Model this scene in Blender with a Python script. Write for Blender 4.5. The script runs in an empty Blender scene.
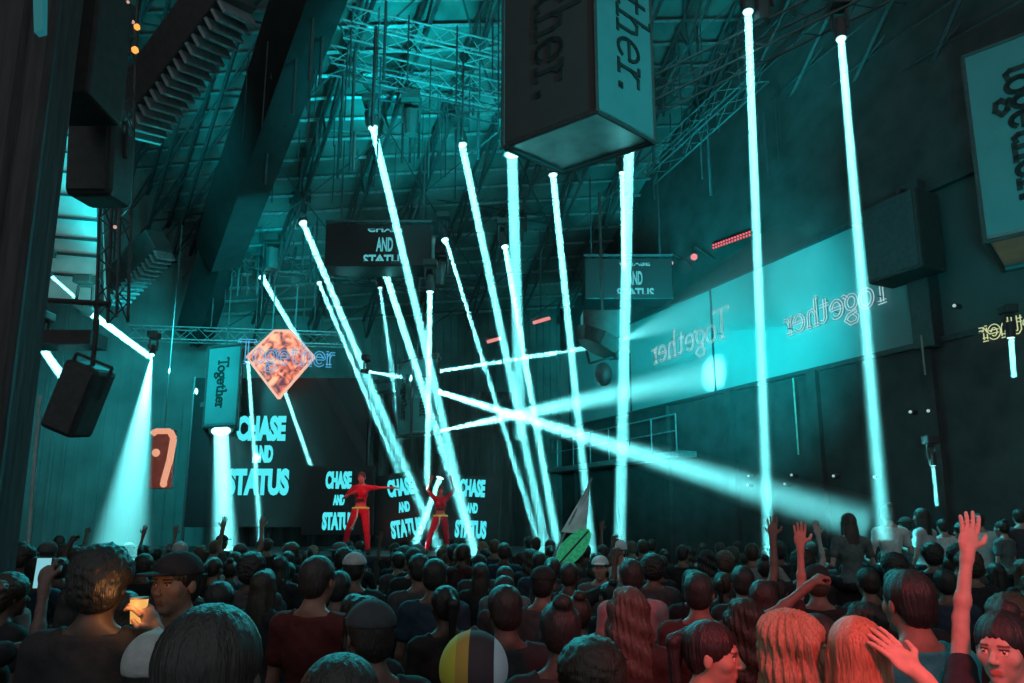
import bpy, math, random
import numpy as np
from mathutils import Vector, Matrix, Quaternion
random.seed(7); rng = np.random.default_rng(7)
sc = bpy.context.scene
COL = sc.collection
V = Vector
# ------------------------------------------------------------------ camera
F = 700.0; PITCH = math.radians(10); CAMZ = 2.1; SH = 55.0
cd = bpy.data.cameras.new('camera'); cam = bpy.data.objects.new('camera', cd); COL.objects.link(cam)
cam.location = (0, 0, CAMZ); cam.rotation_euler = (math.pi/2 + PITCH, 0, 0)
cd.sensor_width = 36; cd.lens = 36*F/1024; cd.shift_y = SH/1024; cd.clip_start = .05; cd.clip_end = 200
sc.camera = cam
sc.cycles.transparent_max_bounces = 32
sc.view_settings.view_transform = 'Standard'; sc.view_settings.look = 'None'; sc.view_settings.gamma = 1; sc.view_settings.exposure = 0
CP, SP = math.cos(PITCH), math.sin(PITCH)
def ray(px, py):
    u = (px-512)/F; v = (341.5+SH-py)/F
    return V((u, CP-v*SP, SP+v*CP))
def P(px, py, Y):
    d = ray(px, py); return V((0, 0, CAMZ)) + d*(Y/d.y)
def hit(px, py, p0, n):
    d = ray(px, py); o = V((0, 0, CAMZ)); t = (V(p0)-o).dot(V(n))/d.dot(V(n)); return o+d*t
def mpp(Y): return Y/F/.97           # metres per pixel, about, at depth Y
# ------------------------------------------------------------------ materials
def lin(c): return tuple((x/12.92 if x <= .04045 else ((x+.055)/1.055)**2.4) for x in c)
def mk(name, col, rough=.7, var=.25, scale=6, bump=0, metal=0, emit=None, estr=0, spec=.3, objcol=False, attr=None, stretch=None, sss=0):
    m = bpy.data.materials.new(name); m.use_nodes = True; nt = m.node_tree; b = nt.nodes['Principled BSDF']; L = nt.links
    tc = nt.nodes.new('ShaderNodeTexCoord'); mp = nt.nodes.new('ShaderNodeMapping'); ns = nt.nodes.new('ShaderNodeTexNoise')
    ns.inputs['Scale'].default_value = scale; ns.inputs['Detail'].default_value = 3
    L.new(tc.outputs['Object'], mp.inputs['Vector']); L.new(mp.outputs[0], ns.inputs['Vector'])
    if stretch: mp.inputs['Scale'].default_value = stretch
    mr = nt.nodes.new('ShaderNodeMapRange'); mr.inputs['To Min'].default_value = 1-var; mr.inputs['To Max'].default_value = 1+var
    mr.inputs['From Min'].default_value = .25; mr.inputs['From Max'].default_value = .75
    L.new(ns.outputs['Fac'], mr.inputs['Value'])
    mx = nt.nodes.new('ShaderNodeVectorMath'); mx.operation = 'SCALE'
    if objcol:
        oi = nt.nodes.new('ShaderNodeObjectInfo'); L.new(oi.outputs['Color'], mx.inputs[0])
    elif attr:
        at = nt.nodes.new('ShaderNodeAttribute'); at.attribute_name = attr; oi = nt.nodes.new('ShaderNodeObjectInfo')
        m2 = nt.nodes.new('ShaderNodeVectorMath'); m2.operation = 'MULTIPLY'
        L.new(at.outputs['Color'], m2.inputs[0]); L.new(oi.outputs['Color'], m2.inputs[1]); L.new(m2.outputs[0], mx.inputs[0])
    else:
        mx.inputs[0].default_value = col[:3]
    L.new(mr.outputs[0], mx.inputs['Scale']); L.new(mx.outputs[0], b.inputs['Base Color'])
    b.inputs['Roughness'].default_value = rough; b.inputs['Metallic'].default_value = metal
    b.inputs['Specular IOR Level'].default_value = spec
    if bump:
        bp = nt.nodes.new('ShaderNodeBump'); bp.inputs['Strength'].default_value = bump; bp.inputs['Distance'].default_value = .02
        L.new(ns.outputs['Fac'], bp.inputs['Height']); L.new(bp.outputs[0], b.inputs['Normal'])
    if emit:
        b.inputs['Emission Color'].default_value = (*emit, 1); b.inputs['Emission Strength'].default_value = estr
    return m
M = {}
M['black'] = mk('black_powder_coat', (.055, .052, .053), .6, .2, 9)
M['drape'] = mk('black_drape', (.06, .058, .06), .9, .3, 4, .3, stretch=(6, 6, .5))
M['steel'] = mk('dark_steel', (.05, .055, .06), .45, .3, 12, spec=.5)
M['steel_lit'] = mk('steel_lit_pale', (.22, .27, .28), .4, .3, 12, metal=.3)  # paler steel for lit members, their light put into the colour
M['roof'] = mk('roof_sheet', (.12, .16, .16), .8, .45, 1.2)
M['wall'] = mk('dark_wall', (.06, .058, .06), .8, .3, 2, .1)
M['floor'] = mk('floor_concrete', (.05, .05, .05), .6, .3, 3)
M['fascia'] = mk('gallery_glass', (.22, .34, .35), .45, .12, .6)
M['fascia_dim'] = mk('gallery_glass_dim', (.08, .1, .1), .5, .2, .6)  # same glass band out of the light, dimness put into the colour
M['clad'] = mk('translucent_cladding', (.5, .6, .6), .5, .3, 1.5)
M['backwall'] = mk('back_wall_sheet', (.10, .15, .15), .8, .3, 1)
M['lantern'] = mk('lantern_fabric_teal_lit', (.07, .2, .21), .7, .08, 3)  # teal light put into the fabric colour
M['lantern_shaded'] = mk('lantern_fabric_shaded', (.06, .055, .055), .7, .08, 3)  # same fabric on the unlit side, shade put into the colour
M['print'] = mk('black_print', (.02, .03, .03), .6, .1, 5)
M['metalbase'] = mk('brushed_base', (.35, .36, .36), .32, .2, 4, metal=.85)
M['ledoff'] = mk('screen_face', (.02, .02, .022), .4, .1, 8)
def em(n, c, s): return mk(n, (.02, .02, .02), .5, 0, 1, emit=c, estr=s)
M['ledtext'] = em('led_text_cyan', (.08, .8, .88), 1.0)
M['ledtext_dim'] = em('led_text_small', (.12, .62, .68), .7)
M['lens'] = em('lamp_lens', (.45, 1, 1), 2.2)
M['neon_refl_w'] = em('neon_white_reflection', (.55, .85, .9), .75)
M['neon_b'] = em('neon_blue', (.12, .55, .95), .8)
M['neon_refl_y'] = em('neon_yellow_reflection', (.75, .85, .45), .75)
M['redled'] = em('red_led', (1, .12, .16), 1.1)
M['pinkled'] = em('pink_lamp', (1, .33, .32), .8)
M['bulb_o'] = em('amber_bulb', (1, .42, .08), 1.2)
M['bulb_w'] = em('pale_bulb', (.9, .5, .4), .7)
M['phone'] = em('phone_display', (.3, .8, .9), .7)
M['amber'] = em('amber_glow', (1, .5, .12), .85)
M['skin'] = mk('skin', None, .5, .12, 30, attr='Col', spec=.35)
M['hair'] = mk('hair', None, .42, .35, 60, .4, objcol=True, stretch=(3, 3, .4), spec=.5)
M['cloth'] = mk('cloth', None, .8, .15, 25, .3, objcol=True, spec=.2)
def vol(name, dens, g=0.0):
    m = bpy.data.materials.new(name); m.use_nodes = True; nt = m.node_tree; nt.nodes.clear()
    o = nt.nodes.new('ShaderNodeOutputMaterial'); v = nt.nodes.new('ShaderNodeVolumeScatter')
    v.inputs['Density'].default_value = dens; v.inputs['Anisotropy'].default_value = g
    nt.links.new(v.outputs[0], o.inputs['Volume']); m.cycles.volume_sampling = 'EQUIANGULAR'; m.cycles.homogeneous_volume = True; return m
M['haze'] = vol('beam_haze', .2)
# ------------------------------------------------------------------ mesh helpers
def tag(o, label=None, cat=None, group=None, kind=None):
    if label: o['label'] = label
    if cat: o['category'] = cat
    if group: o['group'] = group
    if kind: o['kind'] = kind
    return o
def empty(name, loc, rz=0, **k):
    o = bpy.data.objects.new(name, None); COL.objects.link(o); o.location = loc; o.rotation_euler = (0, 0, rz); o.empty_display_size = .1
    return tag(o, **k)
class MB:
    def __init__(s): s.v = []; s.f = []
    def add(s, vs, fs):
        b = len(s.v); s.v += [tuple(x) for x in vs]; s.f += [tuple(b+i for i in f) for f in fs]; return s
    def box(s, c, size, R=None, axes=None):
        c = V(c); hx, hy, hz = [x/2 for x in size]
        ax = axes or ([R @ V((1, 0, 0)), R @ V((0, 1, 0)), R @ V((0, 0, 1))] if R else [V((1, 0, 0)), V((0, 1, 0)), V((0, 0, 1))])
        vs = [c+ax[0]*(i*hx)+ax[1]*(j*hy)+ax[2]*(k*hz) for k in (-1, 1) for j in (-1, 1) for i in (-1, 1)]
        return s.add(vs, [(0, 2, 3, 1), (4, 5, 7, 6), (0, 1, 5, 4), (2, 6, 7, 3), (0, 4, 6, 2), (1, 3, 7, 5)])
    def cyl(s, a, b, r0, r1=None, n=10, caps=True):
        a = V(a); b = V(b); r1 = r0 if r1 is None else r1; d = b-a
        if d.length < 1e-6: return s
        q = d.to_track_quat('Z', 'Y'); vs = []
        for p, r in ((a, r0), (b, r1)):
            for i in range(n):
                t = 2*math.pi*i/n; vs.append(p+q @ V((r*math.cos(t), r*math.sin(t), 0)))
        fs = [(i, (i+1) % n, n+(i+1) % n, n+i) for i in range(n)]
        if caps: fs += [tuple(range(n))[::-1], tuple(range(n, 2*n))]
        return s.add(vs, fs)
    def tube(s, pts, r, n=6):
        for a, b in zip(pts[:-1], pts[1:]): s.cyl(a, b, r, r, n)
        return s
    def ribbon(s, pts, w, d, nrm):
        # flat band of width w and thickness d following a polyline, nrm = face normal
        nrm = V(nrm).normalized()
        for a, b in zip(pts[:-1], pts[1:]):
            a = V(a); b = V(b); t = b-a; L = t.length
            if L < 1e-6: continue
            t.normalize(); x = nrm.cross(t)
            s.box((a+b)/2, (L+w*.7, w, d), axes=[t, x, nrm])
        return s
    def sphere(s, c, r, n=10, m=7, sc_=(1, 1, 1)):
        c = V(c); vs = [c+V((0, 0, r*sc_[2]))]
        for j in range(1, m):
            for i in range(n):
                t = math.pi*j/m; p = 2*math.pi*i/n
                vs.append(c+V((r*sc_[0]*math.sin(t)*math.cos(p), r*sc_[1]*math.sin(t)*math.sin(p), r*sc_[2]*math.cos(t))))
        vs.append(c-V((0, 0, r*sc_[2]))); fs = [(0, 1+i, 1+(i+1) % n) for i in range(n)]
        for j in range(m-2):
            for i in range(n):
                a = 1+j*n+i; b = 1+j*n+(i+1) % n; fs.append((a, a+n, b+n, b))
        e = len(vs)-1; k = 1+(m-2)*n
        fs += [(e, k+(i+1) % n, k+i) for i in range(n)]
        return s.add(vs, fs)
    def prism(s, poly, ext):
        n = len(poly); vs = [V(p) for p in poly]+[V(p)+V(ext) for p in poly]
        return s.add(vs, [tuple(range(n))[::-1], tuple(range(n, 2*n))]+[(i, (i+1) % n, n+(i+1) % n, n+i) for i in range(n)])
    def build(s, name, mat, parent=None, smooth=False, bevel=0, loc=None, **k):
        vs = s.v
        if loc is not None: vs = [(a-loc[0], b-loc[1], c-loc[2]) for a, b, c in vs]
        me = bpy.data.meshes.new(name); me.from_pydata(vs, [], s.f); me.materials.append(mat); me.update()
        if smooth: me.polygons.foreach_set('use_smooth', [True]*len(me.polygons))
        o = bpy.data.objects.new(name, me); COL.objects.link(o)
        if loc is not None: o.location = loc
        if parent:
            o.parent = parent
            if parent.type == 'EMPTY' or True: o.matrix_parent_inverse = Matrix.LocRotScale(parent.location, parent.rotation_euler, parent.scale).inverted()
        if bevel:
            md = o.modifiers.new('bevel', 'BEVEL'); md.width = bevel; md.segments = 2; md.limit_method = 'ANGLE'
        return tag(o, **k)
# ------------------------------------------------------------------ lettering
def arc(cx, cy, rx, ry, a0, a1, n=12):
    return [(cx+rx*math.cos(math.radians(a0+(a1-a0)*i/n)), cy+ry*math.sin(math.radians(a0+(a1-a0)*i/n))) for i in range(n+1)]
GL = {  # slab-serif stroke letters: (strokes, advance)
    'T': ([[(0, 1.38), (0, 1.55), (1.15, 1.55), (1.15, 1.38)], [(.57, 1.55), (.57, 0)], [(.35, 0), (.8, 0)]], 1.05),
    'o': ([arc(.38, .45, .36, .45, 0, 360, 20)], .86),
    'g': ([arc(.38, .55, .3, .36, 0, 360, 18), [(.6, .8), (.78, .98), (.9, .92)], [(.25, .2), (.15, .02), (.6, -.08), (.78, -.3), (.5, -.55), (.15, -.5), (.05, -.28), (.28, -.06)]], .9),
    'e': ([[(.05, .48), (.7, .48)]+arc(.38, .45, .33, .45, 5, 320, 18)], .84),
    't': ([[(.25, 1.25), (.25, .2), (.38, .02), (.6, .08)], [(0, .9), (.55, .9)]], .68),
    'h': ([[(.18, 1.5), (.18, 0)], [(0, 1.5), (.18, 1.5)], [(0, 0), (.36, 0)], [(.18, .6), (.35, .88), (.6, .85), (.68, .6), (.68, 0)], [(.52, 0), (.84, 0)]], .95),
    'r': ([[(.18, .9), (.18, 0)], [(0, .9), (.18, .9)], [(0, 0), (.4, 0)], [(.18, .55), (.35, .85), (.62, .85)]], .72),
    '.': ([[(.05, .03), (.15, .03), (.15, .1), (.05, .1)]], .3),
}
def word(txt):
    out = []; x = 0
    for ch in txt:
        st, adv = GL[ch]
        out += [[(a+x, b) for a, b in s] for s in st]; x += adv
    return out, x
def put_word(mb, txt, origin, ex, ey, width, thick, depth=None, neon=False):
    """origin: lower-left of the baseline, ex / ey unit vectors of writing and of height"""
    st, w = word(txt); k = width/w; ex = V(ex).normalized(); ey = V(ey).normalized(); nrm = ex.cross(ey); origin = V(origin)
    for s in st:
        pts = [origin+ex*(a*k)+ey*(b*k) for a, b in s]
        if neon:
            off = thick*1.6
            for sg in (-1, 1):
                pp = []
                for i, p in enumerate(pts):
                    t = (pts[min(i+1, len(pts)-1)]-pts[max(i-1, 0)]).normalized(); pp.append(p+nrm.cross(t)*off*sg)
                mb.tube(pp, thick*.5, 5)
        else: mb.ribbon(pts, thick, depth or .01, nrm)
def font_mesh(txt, bold=.03):
    cu = bpy.data.curves.new('lettering', 'FONT'); cu.body = txt; cu.size = 1; cu.offset = bold; cu.extrude = .02; cu.resolution_u = 3
    o = bpy.data.objects.new('lettering_source', cu); COL.objects.link(o)
    dg = bpy.context.evaluated_depsgraph_get(); me = bpy.data.meshes.new_from_object(o.evaluated_get(dg))
    bpy.data.objects.remove(o); return me
def put_font(name, txt, origin, ex, ey, width, height, mat, parent, bold=.03, clip=None):
    me = font_mesh(txt, bold); co = np.empty(len(me.vertices)*3); me.vertices.foreach_get('co', co); co = co.reshape(-1, 3)
    mn = co.min(0); mx = co.max(0); co = (co-mn)/(mx-mn); nrm = V(ex).cross(V(ey)).normalized()
    if clip: co[:, 1] = np.clip(co[:, 1], clip[0], clip[1])
    ex = np.array(ex); ey = np.array(ey); nn = np.array(nrm); o3 = np.array(origin)
    w = o3+np.outer(co[:, 0]*width, ex)+np.outer(co[:, 1]*height, ey)+np.outer(co[:, 2]*.02+.004, nn)
    inv = Matrix.LocRotScale(parent.location, parent.rotation_euler, parent.scale).inverted()
    me.vertices.foreach_set('co', w.astype(np.float32).ravel()); me.materials.clear(); me.materials.append(mat); me.update()
    o = bpy.data.objects.new(name, me); COL.objects.link(o); o.parent = parent; o.matrix_parent_inverse = inv; return o
# ------------------------------------------------------------------ lights
def light(kind, name, loc, to, power, color, size=.2, spot=60, blend=.5, spread=None, size_y=None, shape=None):
    l = bpy.data.lights.new(name, kind); l.energy = power; l.color = color
    if kind == 'AREA':
        l.shape = shape or ('RECTANGLE' if size_y else 'DISK'); l.size = size
        if size_y: l.size_y = size_y
        if spread: l.spread = spread
    else:
        l.shadow_soft_size = size
        if kind == 'SPOT': l.spot_size = math.radians(spot); l.spot_blend = blend
    o = bpy.data.objects.new(name, l); COL.objects.link(o); o.location = loc
    o.rotation_euler = (V(to)-V(loc)).to_track_quat('-Z', 'Y').to_euler(); return o
CY = (.19, 1.0, 1.03)
# ================================================================== THE HALL
RW0 = V((1.8, 25.3, 0)); RD = V((.464, -1, 0)).normalized(); RN = V((RD.y, -RD.x, 0))   # right wall: start, direction towards the camera, inward normal
if RN.x > 0: RN = -RN
def rw(px, py, off=0.0): return hit(px, py, RW0+RN*off, RN)
def rwt(t, z, off=0.0): return RW0+RD*t+RN*off+V((0, 0, z))
BW0 = V((-13.2, 18.33, 0)); BD = (RW0-BW0).normalized()
MB().box((0, 12, -.1), (44, 40, .2)).build('floor', M['floor'], kind='structure')
wl = MB(); wl.box((-13.3, 9, 8), (.2, 19, 16)); wl.build('wall_left', M['wall'], kind='structure')
# back wall, with shallow vertical ribs
bwn = V((-BD.y, BD.x, 0))
L = (RW0-BW0).length; m = MB(); m.box((BW0+RW0)/2+bwn*.1+V((0, 0, 7.5)), (L, .2, 15), axes=[BD, bwn, V((0, 0, 1))])
for i in range(60):
    m.box(BW0+BD*(L*(i+.5)/60)-bwn*.02+V((0, 0, 7.5)), (.08, .06, 15), axes=[BD, bwn, V((0, 0, 1))])
m.build('wall_back', M['backwall'], kind='structure')
# right wall: solid base, glazed gallery band, solid top
def rwbox(mb, t0, t1, z0, z1, o0, o1): return mb.box(rwt((t0+t1)/2, (z0+z1)/2, (o0+o1)/2), (t1-t0, abs(o1-o0), z1-z0), axes=[RD, RN, V((0, 0, 1))])
m = MB(); rwbox(m, -1, 28, 0, 5.35, -.2, 0); rwbox(m, -1, 28, 8.2, 15, -.2, .0)
for t in np.arange(1, 27, 2.6): rwbox(m, t-.12, t+.12, 0, 5.3, 0, .12)
m.build('wall_right', M['wall'], kind='structure')
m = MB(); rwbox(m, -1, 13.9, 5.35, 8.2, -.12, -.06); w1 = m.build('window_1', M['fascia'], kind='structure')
m = MB(); rwbox(m, -1, 28, 5.27, 5.37, -.05, .06); rwbox(m, -1, 28, 8.15, 8.25, -.05, .06)
for t in (0.6, 4.4, 8.2): rwbox(m, t-.02, t+.02, 5.3, 8.2, -.05, -.01)
m.build('window_frame', M['steel'], w1)
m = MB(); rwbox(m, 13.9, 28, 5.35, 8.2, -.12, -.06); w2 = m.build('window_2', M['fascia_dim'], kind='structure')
m = MB(); rwbox(m, 13.9, 14.3, 5.2, 8.4, -.1, .25); rwbox(m, 18, 18.1, 5.3, 8.2, -.05, .0); m.build('window_frame', M['steel'], w2)
# handrail along the low gallery in the far corner
m = MB(); m.tube([rwt(-.5, 4.9, .5), rwt(7.2, 4.9, .5)], .025); m.tube([rwt(-.5, 4.45, .5), rwt(7.2, 4.45, .5)], .02)
for t in np.arange(-.5, 7.3, 1.1): m.tube([rwt(t, 3.9, .5), rwt(t, 4.9, .5)], .02)
rwbox(m, -.5, 7.4, 3.75, 3.9, 0, .6)
tag(m.build('gallery_railing', M['steel_lit']), 'grey steel railing of low gallery under the bright glass band', 'railing')
MB().box((0, 18, 17.2), (50, 26, .2)).build('ceiling', M['roof'], kind='structure')
MB().box((-13.3, 12, 16.5), (.2, 14, 1.6)).build('wall_left', M['wall'], kind='structure')
# ------------------------------------------------------------------ roof facets with purlins and trusses
def facet(quad, name, nu, nv, web=True, mat=None, trim=None, chord=.05, depth=.9, lit=True):
    bl, br, tr, tl = [P(*q) for q in quad]
    def S(u, v, off=0.0):
        p = (bl*(1-u)+br*u)*(1-v)+(tl*(1-u)+tr*u)*v
        nn = (br-bl).cross(tl-bl).normalized()
        if nn.z > 0: nn = -nn
        return p+nn*off
    N = 10; m = MB(); vs = [S(i/N, j/N) for j in range(N+1) for i in range(N+1)]
    vs2 = [S(i/N, j/N, -.15) for j in range(N+1) for i in range(N+1)]
    fs = [(j*(N+1)+i, j*(N+1)+i+1, (j+1)*(N+1)+i+1, (j+1)*(N+1)+i) for j in range(N) for i in range(N)]
    m.add(vs+vs2, fs+[tuple(k+len(vs) for k in f) for f in fs])
    m.build(name, mat or M['roof'], kind='structure')
    pu = MB()
    for j in range(nv+1):
        v = j/nv; pu.tube([S(i/4, v, .12) for i in range(5)], .045, 4)
    pu.build(trim+'1', M['steel_lit'], kind='structure')
    rf = MB()
    for i in range(nu+1):
        u = i/nu; pts = [S(u, j/6, .25) for j in range(7)]; low = [S(u, j/6, depth) for j in range(7)]
        rf.tube(pts, .05, 4); rf.tube(low, chord, 4)
        if web:
            for j in range(6): rf.tube([pts[j], low[j], pts[j+1]], .03, 4)
    rf.build(trim+'2', M['steel'], kind='structure')
    return S
SL = facet([(20, 345, 27), (215, 290, 21), (350, -60, 12), (110, -60, 17)], 'ceiling', 7, 22, trim='trim_1')
SM = facet([(190, 325, 20.5), (640, 300, 25.2), (800, -60, 15.0), (310, -60, 11.5)], 'ceiling', 9, 20, trim='trim_2')
SR = facet([(600, 300, 26.4), (1010, 170, 13.0), (1100, -60, 9.5), (770, -60, 15.5)], 'ceiling', 6, 14, trim='trim_3')
# cross bracing on lower chords of the mid roof
m = MB()
for i in range(9):
    for j in range(6):
        if (i+j) % 2 == 0: m.tube([SM(i/9, j/6, .9), SM((i+1)/9, (j+1)/6, .9)], .025, 4)
        else: m.tube([SM((i+1)/9, j/6, .9), SM(i/9, (j+1)/6, .9)], .025, 4)
for i in range(6):
    for j in range(6):
        m.tube([SR(i/6, j/6, .9), SR((i+1)/6, (j+1)/6, .9)], .025, 4)
for i in range(7):
    for j in range(6):
        m.tube([SL(i/7, j/6, .9), SL((i+1)/7, (j+1)/6, .9)], .02, 4)
m.build('trim_4', M['steel'], kind='structure')
# the heavy dark girder along the hip
a = P(322, -40, 10.5); b = P(218, 255, 17.5); c = P(196, 330, 19.3)
m = MB(); ax = (b-a).normalized(); sd = ax.cross(V((0, 1, 0))).normalized(); up = sd.cross(ax)
m.box((a+b)/2, ((b-a).length, .95, .8), axes=[ax, sd, up]); 
ax2 = (c-b).normalized(); sd2 = ax2.cross(V((0, 1, 0))).normalized(); m.box((b+c)/2, ((c-b).length+.4, .8, .6), axes=[ax2, sd2, sd2.cross(ax2)])
m.build('trim_5', mk('girder_black', (.028, .028, .03), .9, .2, 3, spec=.1), kind='structure')
# ------------------------------------------------------------------ hanging cables / chain hoists
def cable_set(n, x0, x1, y0, y1, Y0, Y1, label, l0=30, l1=80):
    m = MB()
    for i in range(n):
        px = random.uniform(x0, x1); Y = random.uniform(Y0, Y1); py = random.uniform(y0, y1); ln = random.uniform(l0, l1)
        p = P(px, py, Y); q = V((p.x, p.y, P(px, py+ln, Y).z)); m.tube([p, q], random.choice([.012, .016, .03]), 4)
    return tag(m.build('drop_cables', M['steel']), label, 'cables', kind='stuff')
cable_set(60, 240, 480, 60, 150, 13, 17, 'tangle of thin dark drop cables hanging below the middle roof', 25, 70)
cable_set(26, 245, 500, 0, 60, 11, 13.5, 'thin dark cables dropping from the roof top left of the big lantern', 60, 120)
cable_set(30, 640, 790, 20, 120, 13, 16, 'dark rods and cables dropping right of the big hanging lantern', 30, 80)
cable_set(45, 215, 320, 215, 280, 17.5, 19, 'fringe of dark cables hanging above the diamond screen', 20, 60)
# ------------------------------------------------------------------ box trusses
def truss(p, q, w, label, mat='steel', up=V((0, 0, 1)), r=.02, seg=None):
    p = V(p); q = V(q); d = (q-p); L = d.length; d.normalize(); s = d.cross(up).normalized(); u = s.cross(d)
    n = seg or max(3, int(L/w)); 
    t = empty('lighting_truss', p, label=label, cat='truss', group='lighting trusses under the roof')
    cs = [(-1, -1), (1, -1), (1, 1), (-1, 1)]; ch = MB(); wb = MB()
    for a, b in cs:
        o = s*(a*w/2)+u*(b*w/2); ch.tube([p+o, q+o], r, 5)
    for i in range(n):
        for k in range(4):
            o0 = s*(cs[k][0]*w/2)+u*(cs[k][1]*w/2); o1 = s*(cs[(k+1) % 4][0]*w/2)+u*(cs[(k+1) % 4][1]*w/2)
            A = p+d*(L*i/n); B = p+d*(L*(i+1)/n)
            if i % 2: o0, o1 = o1, o0
            wb.tube([A+o0, B+o1], r*.5, 4)
    ch.build('chord', M[mat], t); wb.build('bracing', M[mat], t); return t
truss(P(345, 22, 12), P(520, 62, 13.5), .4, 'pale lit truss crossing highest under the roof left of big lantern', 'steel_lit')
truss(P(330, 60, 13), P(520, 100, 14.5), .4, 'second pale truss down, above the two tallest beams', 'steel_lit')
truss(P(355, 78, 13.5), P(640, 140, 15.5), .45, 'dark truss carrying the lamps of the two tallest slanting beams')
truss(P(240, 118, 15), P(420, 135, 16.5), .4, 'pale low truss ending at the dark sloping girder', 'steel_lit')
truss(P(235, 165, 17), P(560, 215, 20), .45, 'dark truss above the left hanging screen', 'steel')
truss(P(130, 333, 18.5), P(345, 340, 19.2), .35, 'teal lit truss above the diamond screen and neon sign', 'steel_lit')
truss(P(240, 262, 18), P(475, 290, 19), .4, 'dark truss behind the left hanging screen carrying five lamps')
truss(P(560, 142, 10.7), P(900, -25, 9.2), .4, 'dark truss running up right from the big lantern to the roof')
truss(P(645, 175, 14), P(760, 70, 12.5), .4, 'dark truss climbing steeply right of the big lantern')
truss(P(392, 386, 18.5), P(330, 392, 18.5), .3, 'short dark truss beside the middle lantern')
# ------------------------------------------------------------------ lanterns (hanging logo boxes)
def lantern(verts_bottom, h, label, faces, txt, tw, mats, group='hanging logo lanterns'):
    """verts_bottom: four corners; faces: indices of faces that carry the word, rotated a quarter turn"""
    c = sum(verts_bottom, V())/4; t = empty('hanging_lantern', c, label=label, cat='lantern', group=group)
    z = V((0, 0, h))
    for i in range(4):
        a = verts_bottom[i]; b = verts_bottom[(i+1) % 4]; n = (b-a).cross(z).normalized()
        if n.dot((a+b)/2-c) < 0: n = -n
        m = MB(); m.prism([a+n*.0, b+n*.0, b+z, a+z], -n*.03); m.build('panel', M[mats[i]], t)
    m = MB()
    for i in range(4):
        a = verts_bottom[i]; b = verts_bottom[(i+1) % 4]
        m.tube([a, a+z], .03, 6); m.tube([a, b], .03, 6); m.tube([a+z, b+z], .03, 6)
    m.build('frame', M['black'], t)
    m = MB(); m.prism([v+V((0, 0, .04)) for v in verts_bottom], V((0, 0, .03))); m.build('base_plate', M['metalbase'], t)
    m = MB(); m.tube([c+z, c+z+V((0, 0, 4))], .015, 5); m.build('suspension_cable', M['steel'], t)
    for i in faces:
        a = verts_bottom[i]; b = verts_bottom[(i+1) % 4]; n = (b-a).cross(z).normalized()
        if n.dot((a+b)/2-c) < 0: n = -n; 
        # outside viewer: right-hand direction
        rt = V((0, 0, 1)).cross(n); w = (b-a).length
        lo, hi, base = tw
        top = (a+b)/2-rt*(w*base)+V((0, 0, h*hi))+n*.012
        mb = MB(); put_word(mb, txt, top, V((0, 0, -1)), rt, h*(hi-lo), w*.045, .012); mb.build('lettering', M['print'], t)
    return t
nb, rb = P(597, 112, 9), P(655, 143, 9.82); lb = P(503, 148, 9.96); fb = P(565, 176, 10.86)
for q in (nb, rb, lb, fb): q.z = nb.z
fb = lb+(rb-nb)
lantern([nb, rb, fb, lb], 4.2, 'large hanging box lantern at top centre, one side grey in shade, one lit teal', [0, 3], 'together.', (.13, .95, .12), ['lantern', 'lantern', 'lantern', 'lantern_shaded'])
# right edge lantern
a = P(985, 242, 9.2); b = V((a.x+1.15, a.y-1.05, a.z)); dd = V((1.05, 1.15, 0)); 
lantern([a, b, b+dd, a+dd], 2.85, 'hanging box lantern cut off by the right edge, teal-lit front', [0], 'together.', (.16, .86, .2), ['lantern', 'lantern', 'lantern', 'lantern_shaded'])
a = P(203, 427, 17.5); b = P(236, 427, 17.2); b.z = a.z; dd = V((-.3, .9, 0))
lantern([a, b, b+dd, a+dd], 2.05, 'small pale teal-lit lantern beside the back screen at left', [0], 'Together', (.22, .85, .15), ['lantern']*4)
a = P(411, 434, 15.5); b = P(436, 432, 15.4); b.z = a.z; dd = V((-.42, .6, 0))
lantern([a, b, b+dd, a+dd], 1.72, 'dim teal-lit lantern in the middle, behind crossing beams', [0, 3], 'Together', (.2, .8, .15), ['lantern', 'lantern', 'lantern', 'lantern'])
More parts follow.
